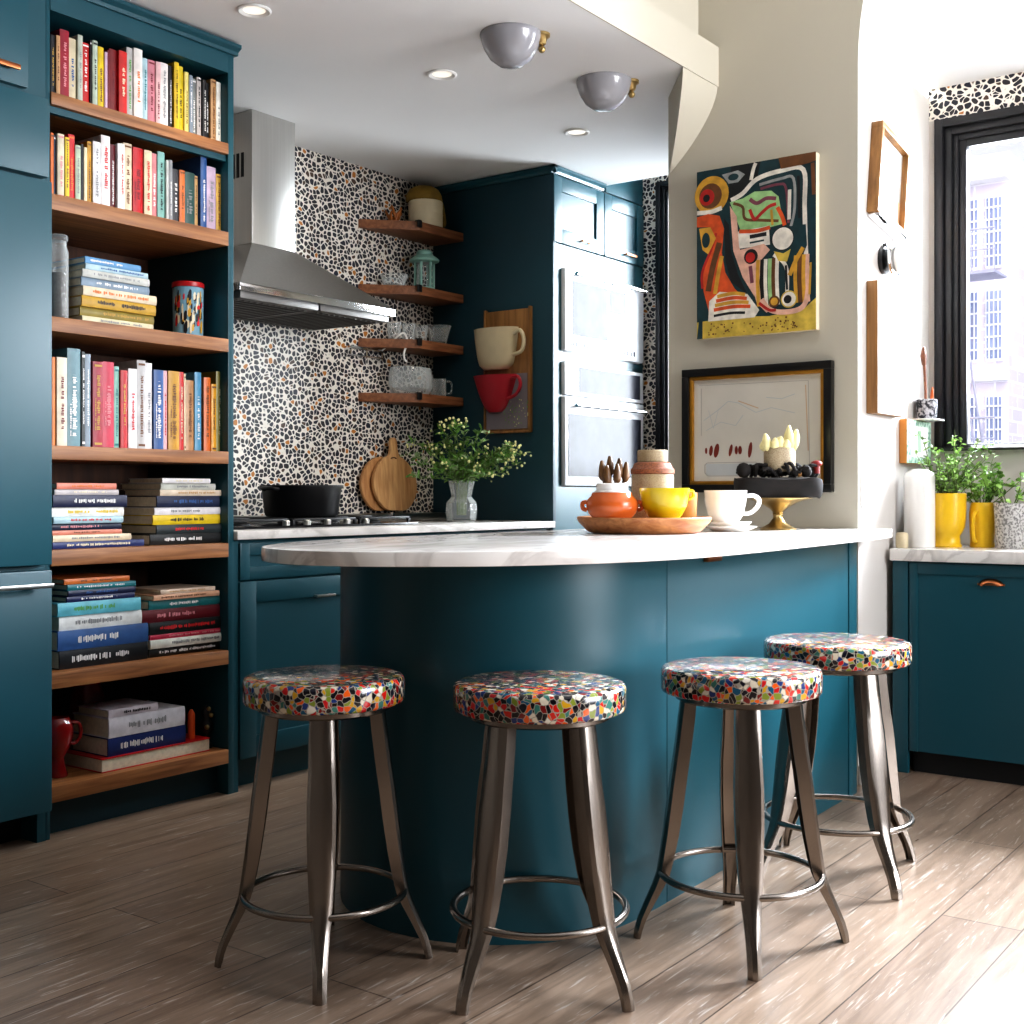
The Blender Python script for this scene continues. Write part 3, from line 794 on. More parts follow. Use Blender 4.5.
# ------------------------------------------------------------------ base cabinets, counter, cooktop
def shaker(b, x0, x1, z0, z1, yf, rail=.055, mi=0, t=.02):
    """frame-and-panel front in the plane Y = yf facing -Y"""
    b.box(x0, x0+rail, yf, yf+t, z0, z1, .0015, mi); b.box(x1-rail, x1, yf, yf+t, z0, z1, .0015, mi)
    b.box(x0+rail, x1-rail, yf, yf+t, z1-rail, z1, .0015, mi); b.box(x0+rail, x1-rail, yf, yf+t, z0, z0+rail, .0015, mi)
    b.box(x0+rail-.002, x1-rail+.002, yf+.010, yf+t-.001, z0+rail-.002, z1-rail+.002, 0, mi)
def cup_pull(b, x, z, yf, w=.075):
    n = 10
    rings = []
    for i in range(n+1):
        a = PI*i/n; rings.append([(x+w/2*math.cos(a)*k, yf-d, z+.022*math.sin(a)*k-dz) for k, d, dz in ((1.,.0,.0),(1.,.004,.0),(.82,.018,.004),(.6,.022,.006))])
    t = bmesh.new(); R = [[t.verts.new(p) for p in r] for r in rings]
    for a, c in zip(R, R[1:]):
        for k in range(3): t.faces.new((a[k], a[k+1], c[k+1], c[k]))
    b.merge(t, 0)
    b.box(x-w/2-.006, x+w/2+.006, yf-.003, yf, z-.004, z+.004, .001)
def bar_pull(b, x, z, yf, w=.09):
    b.box(x-w/2, x+w/2, yf-.028, yf-.018, z-.005, z+.005, .003)
    for s in (-1, 1): b.box(x+s*w*.36-.004, x+s*w*.36+.004, yf-.02, yf, z-.004, z+.004)

def base_unit(label, x0, x1, pulls):
    u = thing('base_cabinet', label, 'cabinet', ((x0+x1)/2, 3.6, 0), 'teal base cabinets under the cooking counter')
    b = B(); b.box(x0, x1, YF+.021, 4.05, .105, .887); b.box(x0, x1, YF+.07, YF+.09, 0, .105); obj('cabinet_body', b, M['teal'], u)
    b = B(); shaker(b, x0+.004, x1-.004, .745, .876, YF, .045); d = obj('drawer', b, M['teal'], u)
    b = B(); cup_pull(b, pulls[0], .795, YF); sub('handle', b, M['copper'], d, u.location)['label'] = 'copper cup handle'
    xm = (x0+x1)/2
    for k, (a, c) in enumerate(((x0+.004, xm-.002), (xm+.002, x1-.004))):
        b = B(); shaker(b, a, c, .112, .738, YF, .075); d = obj('door', b, M['teal'], u)
        hx = pulls[1] if k == 0 and pulls[1] else (c-.13 if k == 0 else a+.13)
        b = B(); bar_pull(b, hx, .667, YF, .10); sub('handle', b, M['steel'], d, u.location)['label'] = 'steel bar handle'
base_unit('teal base cabinet with shaker drawer and door, next to the bookcase', 2.906, 4.20, (3.20, 3.31))
base_unit('teal base cabinet between the oven tower and the cooktop cabinet', 4.204, 4.852, (4.53, None))
b = B(); b.box(2.881, 2.904, YF+.004, 3.9, .0, .886); struct('trim_3', b, M['teal'])
b = B(); b.box(2.883, 4.852, YF-.018, 4.088, .889, .92, .003)
solid('kitchen_countertop', 'white marble countertop along the pebble mosaic wall', 'countertop', b, M['marble'], (3.88, 3.7, .889))

ct = thing('cooktop', 'black gas cooktop with iron grates set in the white counter', 'cooktop', (3.45, 3.70, .92))
b = B(); b.box(2.93, 3.99, 3.44, 3.93, .9203, .930, .004); obj('cooktop_plate', b, M['cooktop'], ct)
for cx, cy in ((3.10,3.56),(3.10,3.80),(3.82,3.56),(3.82,3.80),(3.46,3.68)):
    b = B(); b.lathe(cx, cy, [(0,.9303),(.042,.9303),(.042,.938),(.030,.942),(.030,.946),(0,.947)], 20); obj('burner', b, M['iron'], ct)
for x0, x1 in ((2.96,3.26),(3.29,3.63),(3.66,3.96)):
    b = B()
    for x in (x0, (x0+x1)/2, x1): b.box(x-.006, x+.006, 3.47, 3.90, .946, .956, .002)
    for y in (3.47, 3.68, 3.89): b.box(x0, x1, y-.006, y+.006, .946, .956, .002)
    for x in (x0, x1):
        for y in (3.47, 3.89): b.box(x-.006, x+.006, y-.006, y+.006, .9303, .95, 0)
    obj('grate', b, M['iron'], ct)
for k in range(5):
    b = B(); b.lathe(3.24+k*.11, 3.455, [(0,.9303),(.014,.9303),(.014,.946),(.011,.950),(0,.950)], 16); obj('knob', b, M['steel'], ct)
lg = thing('steel_ledge', 'low stainless steel ledge on the counter below the mosaic wall', 'ledge', (4.2, 4.03, .92))
b = B(); b.box(3.52, 4.83, 3.965, 4.088, .9203, .956, .004); obj('ledge_body', b, M['steel'], lg)
for x in (3.95, 4.40): 
    b = B(); b.box(x, x+.012, 3.955, 3.975, .9205, .962, .002); obj('clip', b, M['chrome'], lg)

pn = thing('iron_pan', 'wide black cast iron pan on the cooktop grates', 'pan', (3.575, 3.72, .957))
b = B(); z = .9565; b.lathe(3.575, 3.72, [(0,z),(.142,z),(.150,z+.008),(.164,z+.115),(.172,z+.122),(.172,z+.130),(.162,z+.128),(.146,z+.018),(0,z+.010)], 40)
obj('pan_body', b, M['iron'], pn, smooth=50)
for s in (-1, 1):
    b = B(); b.tube([(3.575+s*(.165), 3.68, z+.112), (3.575+s*.188, 3.69, z+.116), (3.575+s*.188, 3.75, z+.116), (3.575+s*.165, 3.76, z+.112)], .008, 8); obj('handle', b, M['iron'], pn)

# cutting boards leaning on the wall
def board_outline(w, h, handle):
    pts = []; n = 40
    for i in range(n+1):
        a = -PI/2 + 2*PI*i/n
        x = w/2*math.cos(a); zz = h/2+h/2*math.sin(a)
        x *= 1 - .18*max(0, (zz/h-.55))           # slightly pear-shaped
        if zz < h*.04: zz = h*.04
        pts.append((x, zz))
    if handle:
        out = []
        for x, zz in pts[:-1]:
            if zz > h*.93 and abs(x) < handle[0]*1.6:
                continue
            out.append((x, zz))
        k = max(i for i, p in enumerate(out) if p[0] > 0)
        hw, hl = handle
        tip = [(hw*1.2, h*1.0), (hw*.85, h+hl*.35), (hw*.8, h+hl*.8), (hw*.5, h+hl), (-hw*.5, h+hl), (-hw*.8, h+hl*.8), (-hw*.85, h+hl*.35), (-hw*1.2, h*1.0)]
        pts = out[:k+1]+tip+out[k+1:]
    else: pts = pts[:-1]
    return pts
def leaning(b, outline, x, ybot, z0, tilt, th, roll=0):
    T = Matrix.Translation((x, ybot, z0)) @ Matrix.Rotation(-tilt, 4, 'X') @ Matrix.Rotation(roll, 4, 'Y')
    b.prism(outline, lambda u, v, a: T @ Vector((u, a, v)), -th/2, th/2, bev=.003)
b = B(); leaning(b, board_outline(.315, .285, (.028,.085)), 4.485, 4.012, .9575, math.radians(5), .018, math.radians(2))
b.tube([Vector((4.475+.018*math.cos(t), 4.017, 1.222+.006*math.sin(t))) for t in [PI*i/8 for i in range(9)]], .003, 6, mi=1)
solid('paddle_cutting_board', 'pale wooden paddle cutting board with handle leaning on the mosaic wall', 'cutting board', b, [M['board_wood'], M['back_wood']], (4.485, 4.0, .9575))
b = B(); leaning(b, board_outline(.30, .275, None), 4.43, 4.046, .9575, math.radians(4), .018)
solid('round_cutting_board', 'round worn wooden cutting board half hidden behind the paddle board', 'cutting board', b, M['board_wood2'], (4.418, 4.03, .9575))

# ------------------------------------------------------------------ range hood
hd = thing('range_hood', 'stainless steel chimney range hood above the cooktop', 'range hood', (3.57, 3.84, 1.82))
X0, X1, Y0, Y1 = 3.13, 4.01, 3.59, 4.088
b = B(); zt, zb = 2.08, 1.856
P = [(3.412, 3.84), (3.652, 3.84), (3.652, Y1), (3.412, Y1)]; Q = [(X0, Y0), (X1, Y0), (X1, Y1), (X0, Y1)]
b.loft([[(x, y, zb) for x, y in Q], [(x, y, zt) for x, y in P]]); obj('canopy', b, M['steel'], hd, smooth=20)
b = B(); b.box(X0, X1, Y0, Y0+.018, 1.826, 1.8555, .002); b.box(X0, X0+.018, Y0+.018, Y1, 1.826, 1.8555); b.box(X1-.018, X1, Y0+.018, Y1, 1.826, 1.8555); obj('rim', b, M['chrome'], hd)
for k in range(2):
    b = B(); xa = X0+.02+k*.425; b.box(xa, xa+.415, Y0+.02, Y1-.004, 1.800, 1.838, .004)
    for i in range(12): b.box(xa+.02+i*.032, xa+.03+i*.032, Y0+.06, Y1-.05, 1.796, 1.801)
    obj('filter', b, M['steel_dark'], hd)
b = B(); b.box(3.412, 3.652, 3.84, Y1, zt+.0005, ZC-.001, .0015); obj('chimney', b, M['steel'], hd)
b = B()
for i in range(4): b.box(3.4095, 3.4125, 3.89+i*.028, 3.905+i*.028, 2.36, 2.46)
obj('vent', b, M['black'], hd)
b = B(); b.box(3.655, 3.71, 4.0, 4.088, 2.565, ZC-.001, .001); struct('trim_4', b, M['wall_cream'])

# ------------------------------------------------------------------ corner shelves and what stands on them
TX = 4.858
SZ = [2.330, 2.017, 1.757, 1.495]; SHN = ['topmost', 'second from top', 'third from top', 'lowest']
for i, z in enumerate(SZ):
    s = thing('corner_shelf', f'chamfered walnut corner shelf between mosaic wall and oven tower, {SHN[i]} of four', 'shelf', (4.6, 4.0, z), 'corner shelves')
    b = B(); b.prism([(4.30,4.088),(4.515,3.885),(TX-.002,3.885),(TX-.002,4.088)], lambda u, v, a: (u, v, a), z, z+.043, bev=.002); obj('board', b, M['corner_wood'], s)
    b = B(); b.box(4.495, 4.525, 3.876, 3.884, z+.012, z+.045, .002); b.box(4.50, 4.52, 3.876, 3.90, z+.0435, z+.047); obj('clip', b, M['iron'], s)

z = SZ[0]+.0435
b = B(); b.lathe(4.665, 3.975, [(0,z),(.082,z),(.086,z+.004),(.086,z+.128),(.083,z+.132),(.080,z+.132),(.080,z+.01),(0,z+.008)], 40)
for k in range(3): b.lathe(4.665, 3.975, [(.0862,z+.03+k*.035),(.0872,z+.032+k*.035),(.0862,z+.034+k*.035)], 40)
solid('cream_canister', 'cream ceramic canister on the top corner shelf', 'canister', b, M['cream_ceramic'], (4.665, 3.975, z))
# mustard cloth bunched on top of the canister, one loop hanging to the right
b = B(); b.lathe(4.665, 3.985, [(.084,z+.1325),(.092,z+.140),(.090,z+.165),(.074,z+.192),(.048,z+.208),(0,z+.214)], 36)
rings = []
for i, (u, h, w_) in enumerate(((.02,.200,.030),(.07,.200,.034),(.108,.178,.036),(.130,.135,.036),(.138,.085,.040),(.138,.045,.046),(.132,.030,.046))):
    th = .014
    rings.append([(4.665+u+th*math.cos(a), 4.0+w_*math.sin(a), z+h+.35*th*math.cos(a)+.004*math.sin(3*a)) for a in [2*PI*k/14 for k in range(14)]])
b.loft(rings); solid('mustard_cloth', 'bunched mustard cloth draped over the cream canister on top shelf', 'cloth', b, M['mustard'], (4.665, 3.985, z+.1325), smooth=70)
b = B()
for k in range(9):
    a = k*.7; p = Vector((4.495+random.uniform(-.02,.02), 4.03+random.uniform(-.02,.02), z+.004))
    q_ = p+Vector((.05*math.cos(a)*random.uniform(.5,1), .025*math.sin(a), random.uniform(.03,.085)))
    b.tube([p, (p+q_)/2+Vector((random.uniform(-.015,.015),0,.012)), q_], [.009,.007,.004], 7)
b.ball((4.495,4.03,z+.012), .02, 1.3, 1, .6)
solid('coral_ornament', 'branching amber ornament left of the canister on top corner shelf', 'ornament', b, paint('amber_resin', (160,92,34), .4, 0, .3, 40), (4.495, 4.03, z), smooth=60)

z = SZ[1]+.0435
ln = thing('mint_lantern', 'mint green metal lantern on the second corner shelf', 'lantern', (4.645, 3.965, z))
b = B(); b.lathe(4.645, 3.965, [(0,z),(.052,z),(.054,z+.006),(.050,z+.014),(0,z+.014)], 32)
for k in range(6):
    a = 2*PI*k/6+.35; x, y = 4.645+.046*math.cos(a), 3.965+.046*math.sin(a); b.tube([(x,y,z+.012),(x,y,z+.137)], .007, 8)
obj('cage', b, M['mint'], ln)
b = B(); b.lathe(4.645, 3.965, [(0,z+.015),(.037,z+.015),(.037,z+.136),(0,z+.136)], 24); obj('glass_chimney', b, M['glass'], ln)
b = B(); b.lathe(4.645, 3.965, [(0,z+.137),(.055,z+.137),(.072,z+.143),(.074,z+.152),(.060,z+.165),(.042,z+.176),(.040,z+.190),(.030,z+.200),(0,z+.203)], 36); obj('lid', b, M['mint'], ln)
def glass_tray(x, y, z, label, r=.07):
    b = B(); b.lathe(x, y, [(0,z),(r*.75,z),(r,z+.055),(r*1.02,z+.058),(r*.97,z+.058),(r*.72,z+.008),(0,z+.007)], 28); return solid('glass_bowl', label, 'bowl', b, M['glass'], (x, y, z))
glass_tray(4.47, 4.01, z, 'shallow cut glass bowl left of the mint lantern on second corner shelf', .068)
z = SZ[2]+.0435
for k, (x, y) in enumerate(((4.47,4.01),(4.555,3.99),(4.64,3.985))):
    g = B(); g.lathe(x, y, [(0,z),(.028,z),(.030,z+.006),(.036,z+.088),(.034,z+.088),(.027,z+.010),(0,z+.010)], 24)
    solid('glass_tumbler', f'clear cut glass tumbler on third corner shelf, {ORDS[k]} from the hook end', 'glass', g, M['glass'], (x, y, z), 'tumblers on the third corner shelf')
b = B(); b.lathe(4.765, 3.975, [(0,z),(.038,z),(.044,z+.02),(.062,z+.09),(.066,z+.098),(.062,z+.098),(.040,z+.02),(0,z+.01)], 28)
solid('fluted_glass_bowl', 'flared clear glass bowl beside the oven tower on third corner shelf', 'bowl', b, M['glass'], (4.765, 3.975, z))
z = SZ[3]+.0435
b = B(); b.lathe(4.565, 3.985, [(0,z),(.07,z),(.078,z+.006),(.088,z+.03),(.092,z+.08),(.086,z+.125),(.080,z+.132),(.082,z+.12),(.086,z+.08),(.080,z+.03),(0,z+.012)], 32, sx=1.42)
solid('crystal_bowl', 'large round cut crystal bowl on the lowest corner shelf', 'bowl', b, M['glass'], (4.565, 3.985, z))
m = thing('glass_mug', 'small clear glass mug with handle right of the crystal bowl', 'mug', (4.755, 3.965, z))
b = B(); b.lathe(4.755, 3.965, [(0,z),(.036,z),(.038,z+.004),(.038,z+.092),(.0355,z+.092),(.0345,z+.01),(0,z+.008)], 28); obj('mug_body', b, M['glass'], m)
b = B(); b.tube([(4.786,3.945,z+.078),(4.806,3.93,z+.078),(4.814,3.926,z+.05),(4.806,3.93,z+.02),(4.786,3.945,z+.02)], .005, 8); obj('handle', b, M['glass'], m)
# rail with hook below the third shelf
rl = thing('hook_rail', 'small steel rail with white hook below the third corner shelf', 'hook', (4.33, 4.05, 1.72))
b = B(); b.box(4.20, 4.44, 4.04, 4.052, 1.738, 1.752, .002); b.box(4.20, 4.44, 4.04, 4.052, 1.705, 1.712, .002)
for x in (4.21, 4.32, 4.43): b.box(x-.005, x+.005, 4.05, 4.089, 1.70, 1.752)
obj('rail', b, M['chrome'], rl)
b = B(); b.tube([(4.44,3.955,1.815),(4.465,3.945,1.83),(4.482,3.94,1.81),(4.48,3.94,1.77),(4.468,3.945,1.73),(4.475,3.945,1.70),(4.49,3.945,1.695)], .0055, 8); b.tube([(4.44,3.955,1.815),(4.42,4.02,1.76),(4.42,4.045,1.745)], .004, 6); obj('hook', b, M['white_ceramic'], rl)

# ------------------------------------------------------------------ oven tower
tw = thing('oven_tower', 'tall teal cabinet tower holding two ovens by the narrow window', 'cabinet', (5.28, 3.7, 0))
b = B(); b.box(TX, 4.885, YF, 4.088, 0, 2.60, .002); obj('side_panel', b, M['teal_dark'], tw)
b = B(); b.box(4.885, 5.715, YF+.45, 4.08, 0, 2.6); b.box(4.885, 5.715, YF+.022, YF+.45, 2.262, 2.60); b.box(4.885, 4.935, YF+.004, YF+.45, 0, 2.262); b.box(5.69, 5.715, YF+.004, YF+.45, 0, 2.262)
b.box(4.935, 5.69, YF+.004, YF+.45, 2.152, 2.262); b.box(4.935, 5.69, YF+.004, YF+.45, 1.700, 1.742); b.box(4.935, 5.69, YF+.004, YF+.45, 0, 1.085)
obj('cabinet_body', b, M['teal'], tw)
b = B(); b.prism([(0,0),(-.010,0),(-.014,.012),(-.028,.022),(-.028,.034),(0,.034)], lambda u, v, a: (a, YF+u, 2.592+v), TX-.028, 5.30)
b.prism([(0,0),(-.010,0),(-.014,.012),(-.028,.022),(-.028,.034),(0,.034)], lambda u, v, a: (TX+u, a, 2.592+v), YF-.028, 4.088); obj('crown_moulding', b, M['teal'], tw)
b = B(); b.box(5.345, 5.715, YF+.004, YF+.03, 2.60, 2.79); obj('filler_panel', b, M['teal'], tw)
for (x0, x1, hx) in ((4.862, 5.312, 5.13), (5.318, 5.712, 5.55)):
    b = B(); shaker(b, x0, x1, 2.268, 2.588, YF-.004, .07, t=.022); d = obj('door', b, M['teal'], tw)
    b = B(); bar_pull(b, hx, 2.303, YF-.004, .11); sub('handle', b, M['copper'], d, tw.location)['label'] = 'copper bar handle'
def oven(label, z0, z1, panel):
    o = thing('wall_oven', label, 'oven', (5.31, YF+.2, z0), 'ovens built into the tower')
    b = B(); b.box(4.937, 5.688, YF+.006, YF+.44, z0+.001, z1-.001, .002); obj('oven_body', b, M['oven_white'], o)
    zt = z1
    if panel:
        b = B(); b.box(4.937, 5.688, YF-.016, YF+.005, z1-.165, z1-.004, .003); cp = obj('control_panel', b, M['oven_white'], o)
        b = B(); b.box(5.06, 5.65, YF-.0175, YF-.0158, z1-.148, z1-.022); sub('display', b, M['oven_glass'], cp, o.location)
        zt = z1-.170
    b = B(); b.box(4.937, 5.688, YF-.018, YF+.005, z0+.004, zt-.002, .004); d = obj('door', b, M['oven_white'], o)
    b = B()
    if panel: b.box(4.965, 5.655, YF-.0195, YF-.0178, z0+.05, zt-.085)
    else:
        b.box(5.00, 5.32, YF-.0195, YF-.0178, z0+.085, zt-.055); b.box(5.345, 5.50, YF-.0195, YF-.0178, z0+.235, zt-.055)
        for k in range(26):
            x = 4.98+k*.024; b.box(x, x+random.uniform(.008,.018), YF-.0188, YF-.0178, z0+.03, z0+.03+random.uniform(.012,.03))
    sub('door_glass', b, M['oven_glass'], d, o.location)['label'] = 'dark glossy oven window'
    zh = zt-.045 if panel else zt-.028
    b = B(); b.tube([(4.98,YF-.055,zh),(5.645,YF-.055,zh)], .010, 12)
    for x in (5.02, 5.60): b.tube([(x,YF-.055,zh),(x,YF-.017,zh)], .007, 8)
    sub('handle', b, M['chrome'], d, o.location)
oven('upper white built-in oven with small windows in the tower', 1.744, 2.150, False)
oven('lower white built-in oven with dark control display strip', 1.087, 1.698, True)

# narrow board with two cups on the side of the tower
wa = thing('cup_wall_hanging', 'narrow wooden wall hanging with cream cup and red cup on the tower side', 'wall art', (TX-.02, 3.6, 1.66))
xb = TX-.0005
b = B(); b.box(xb-.016, xb, 3.47, 3.735, 1.36, 1.955, .002)
for y in (3.462, 3.735): b.box(xb-.022, xb, y-.006, y+.006, 1.352, 1.965, .002)
b.box(xb-.022, xb, 3.462, 3.735, 1.350, 1.362, .002); obj('backing_board', b, M['frame_wood'], wa)
def relief(b, y0, y1, z0, z1, x0, depth, taper, curve):
    """half-round cup standing off the board; seen from -X; wide rim at the top"""
    n = 16; rings = []
    for i in range(10):
        s = i/9; z = z0+(z1-z0)*s; w = (taper+(1-taper)*(s**curve)); yc, hw = (y0+y1)/2, (y1-y0)/2*w
        rings.append([(x0-depth*w*math.sin(PI*k/n), yc+hw*math.cos(PI*k/n), z) for k in range(n+1)])
    b.loft(rings)
b = B(); relief(b, 3.527, 3.795, 1.665, 1.868, xb-.018, .07, .55, .35)
b.tube([(xb-.05,3.532,1.83),(xb-.055,3.492,1.845),(xb-.055,3.469,1.80),(xb-.055,3.482,1.745),(xb-.05,3.537,1.73)], .010, 8)
obj('cream_cup', b, M['cream_ceramic'], wa, smooth=50)['label'] = 'cream half cup with handle'
b = B(); relief(b, 3.535, 3.797, 1.455, 1.637, xb-.018, .07, .30, .62)
b.tube([(xb-.05,3.55,1.615),(xb-.055,3.505,1.62),(xb-.055,3.49,1.58),(xb-.055,3.515,1.535),(xb-.05,3.575,1.515)], .009, 8)
obj('red_cup', b, paint('red_cup_glaze', (168,26,44), .4, 0, .06, 12), wa, smooth=50)['label'] = 'red half cup with handle'
b = B(); b.box(xb-.019, xb-.0162, 3.475, 3.725, 1.37, 1.64)
for k in range(40):
    y = random.uniform(3.48, 3.62); zz = random.uniform(1.375, 1.5); b.leaf((xb-.0205, y, zz), (0, random.uniform(-1,1), random.uniform(.2,1)), .035, .014, random.choice((1,1,2)), nrm=(1,0,.05))
obj('picture_panel', b, [paint('dusky_mauve', (120,112,118), .7), M['leaf'], M['blossom']], wa)

# ------------------------------------------------------------------ flowers on the counter
vx, vy, vz = 4.51, 3.62, .9203
va = thing('glass_vase', 'clear faceted glass vase on the marble counter by the oven tower', 'vase', (vx, vy, vz))
b = B(); b.lathe(vx, vy, [(0,vz),(.062,vz),(.072,vz+.008),(.078,vz+.05),(.074,vz+.09),(.056,vz+.108),(.050,vz+.118),(.056,vz+.15),(.066,vz+.192),(.063,vz+.192),(.052,vz+.15),(.046,vz+.118),(.052,vz+.106),(.069,vz+.088),(.072,vz+.05),(.066,vz+.016),(0,vz+.012)], 10); obj('vase_body', b, M['glass'], va, smooth=20)
bq = thing('greenery_bouquet', 'loose bouquet of green stems with pale blossoms in the glass vase', 'bouquet', (vx, vy, vz+.02))
st, lf, fl_ = B(), B(), B()
rnd = random.Random(3)
for k in range(46):
    a = rnd.uniform(0, 2*PI); sp = rnd.uniform(.03, .27); h = rnd.uniform(.29, .50)-.35*sp
    if k < 8: a = -PI/3+rnd.uniform(-.4,.4)+.2; sp = rnd.uniform(.2,.30); h = rnd.uniform(.26,.38)
    p0 = Vector((vx+.02*math.cos(a), vy+.02*math.sin(a), vz+.03)); p1 = Vector((vx+.03*math.cos(a), vy+.03*math.sin(a), vz+.19))
    p2 = Vector((vx+sp*.55*math.cos(a), vy+sp*.55*math.sin(a), vz+.19+(h-.19)*.65)); p3 = Vector((vx+sp*math.cos(a), vy+sp*math.sin(a), vz+h))
    st.tube([p0, p1, p2, p3], [.0022,.002,.0015,.001], 5)
    for j in range(30):
        f = rnd.random(); p = p1.lerp(p2, f*2) if f < .5 else p2.lerp(p3, f*2-1)
        d = Vector((rnd.uniform(-1,1), rnd.uniform(-1,1), rnd.uniform(-.3,1)))
        lf.leaf(p, d, rnd.uniform(.024,.05), rnd.uniform(.008,.016), rnd.choice((0,0,1)))
    if k % 2 == 0 or k < 8:
        for j in range(6):
            p = p3+Vector((rnd.gauss(0,.022), rnd.gauss(0,.022), rnd.gauss(.004,.018))); fl_.ball(p, rnd.uniform(.004,.0075), n=6)
            st.tube([p3, p], .0007, 4)
obj('stems', st, M['stem'], bq); obj('leaves', lf, [M['leaf'], M['sage']], bq); obj('blossoms', fl_, M['blossom'], bq)
# ------------------------------------------------------------------ kitchen island
ICX, ICY, IR = 2.615, 1.968, .422
isl = thing('kitchen_island', 'teal island with rounded end and flat panels under a white top', 'kitchen island', (3.2, 1.9, 0))
slope = (1.562-1.487)/(4.25-2.69)
b = B(); pts = []
for i in range(25):
    a = PI/2 + (PI-.0)*i/24; pts.append((ICX+IR*math.cos(a), ICY+IR*math.sin(a)))
pts = pts+[(2.768, 1.547), (2.768, 1.56)] + [(2.768, 2.39)]
b.prism(pts, lambda u, v, a: (u, v, a), 0, .8915); obj('curved_panel', b, M['teal'], isl, smooth=40)
b = B(); b.prism([(2.772,1.547),(4.10,1.578),(4.10,2.345),(2.772,2.39)], lambda u, v, a: (u, v, a), 0, .8915, bev=.0015); obj('flat_panel', b, M['teal'], isl)
b = B(); b.prism([(4.103,1.575),(4.18,1.577),(4.18,2.345),(4.103,2.345)], lambda u, v, a: (u, v, a), 0, .8915, bev=.0015); obj('end_panel', b, M['teal'], isl)
b = B(); b.box(2.7685, 2.7715, 1.553, 2.36, .0, .886); obj('seam', b, M['black'], isl)
T = Matrix.Translation((3.02, 1.552, .872)) @ Matrix.Rotation(math.atan(slope), 4, 'Z')
b = B(); b.box(-.045, .045, -.016, 0, -.006, .008, .003, 0, T); obj('pull', b, M['copper'], isl)['label'] = 'copper finger pull under the top edge'
# worktop: one curve round the near end, straight back, squared at the pier
ctl = [(1.905,1.965),(1.92,1.89),(1.96,1.80),(2.028,1.708),(2.115,1.615),(2.24,1.535),(2.40,1.465),(2.58,1.425),(2.80,1.41),(3.10,1.42),(3.50,1.443),(4.00,1.480),(4.36,1.513)]
def smooth_line(P, n=6):
    out = []
    for i in range(len(P)-1):
        p0, p1, p2, p3 = P[max(0,i-1)], P[i], P[i+1], P[min(len(P)-1,i+2)]
        for k in range(n):
            t = k/n; out.append(tuple(.5*((2*p1[j])+(-p0[j]+p2[j])*t+(2*p0[j]-5*p1[j]+4*p2[j]-p3[j])*t*t+(-p0[j]+3*p1[j]-3*p2[j]+p3[j])*t**3) for j in (0,1)))
    return out+[P[-1]]
front = smooth_line(ctl)
back = smooth_line([(2.85,2.41),(2.50,2.41),(2.24,2.36),(2.05,2.26),(1.955,2.16),(1.912,2.05),(1.905,1.965)])[:-1]
poly = front+[(4.36,1.616),(4.296,1.616),(4.296,2.41)]+back
b = B(); b.prism(poly, lambda u, v, a: (u, v, a), .892, .925, bev=.004)
solid('island_countertop', 'white marble worktop with rounded end on the teal island', 'countertop', b, M['marble'], (3.2, 1.9, .892), smooth=40)
ZI = .9253

# tray and what stands on it
tx, ty = 3.43, 2.0
b = B(); b.lathe(tx, ty, [(0,ZI),(.165,ZI),(.18,ZI+.004),(.212,ZI+.036),(.216,ZI+.048),(.213,ZI+.052),(.205,ZI+.050),(.196,ZI+.040),(0,ZI+.039)], 56)
solid('wooden_tray', 'round turned wooden tray on the island worktop', 'tray', b, M['tray_wood'], (tx, ty, ZI), smooth=50)
z = ZI+.0395
op = thing('orange_pot', 'squat orange pot with white neck full of dried stems on the tray', 'pot', (3.284, 2.03, z))
b = B(); b.lathe(3.284, 2.03, [(0,z),(.058,z),(.060,z+.008),(.076,z+.026),(.082,z+.048),(.079,z+.066),(.066,z+.080),(.063,z+.090),(.059,z+.090),(.06,z+.08),(0,z+.07)], 40); obj('pot_body', b, M['orange_ceramic'], op, smooth=60)
b = B(); b.lathe(3.284, 2.03, [(.0575,z+.0705),(.0575,z+.0925),(.050,z+.098),(.050,z+.116),(.046,z+.119),(.043,z+.116),(.043,z+.0705)], 36); obj('neck', b, M['white_ceramic'], op)
for s in (-1, 1):
    b = B(); b.tube([(3.284+s*.048,2.03-s*.064,z+.06),(3.284+s*.056,2.03-s*.074,z+.056),(3.284+s*.055,2.03-s*.073,z+.04),(3.284+s*.047,2.03-s*.064,z+.036)], .007, 8)
    obj('handle', b, M['orange_ceramic'], op)
for k, (dx, dy, hh) in enumerate(((-.018,.016,.19),(.0,.006,.205),(.012,-.012,.198),(.022,-.024,.186),(-.004,-.016,.18),(-.022,.0,.175))):
    x, y = 3.284+dx, 2.03+dy
    b = B(); b.tube([(x,y,z+.072),(x+dx*.15,y+dy*.15,z+hh-.05)], .005, 8); b.tube([(x+dx*.15,y+dy*.15,z+hh-.062),(x+dx*.3,y+dy*.3,z+hh-.05),(x+dx*.35,y+dy*.35,z+hh-.025),(x+dx*.4,y+dy*.4,z+hh)], [.006,.0125,.011,.004], 10)
    solid('seed_pod_stem', 'dried brown seed pod stem standing in the orange pot', 'dried stem', b, wood('pod_brown_%d' % k, (62,40,22), (140,98,52), (40,40,10)), (x, y, z+.072), 'dried seed pods in the orange pot', smooth=60)
yc = thing('yellow_cup', 'large glossy yellow cup on the wooden tray', 'cup', (3.382, 1.898, z))
b = B(); b.lathe(3.382, 1.898, [(0,z),(.042,z),(.043,z+.006),(.056,z+.020),(.070,z+.048),(.077,z+.085),(.079,z+.104),(.0765,z+.104),(.074,z+.085),(.066,z+.050),(.050,z+.022),(0,z+.014)], 44); obj('cup_body', b, M['yellow_ceramic'], yc, smooth=60)
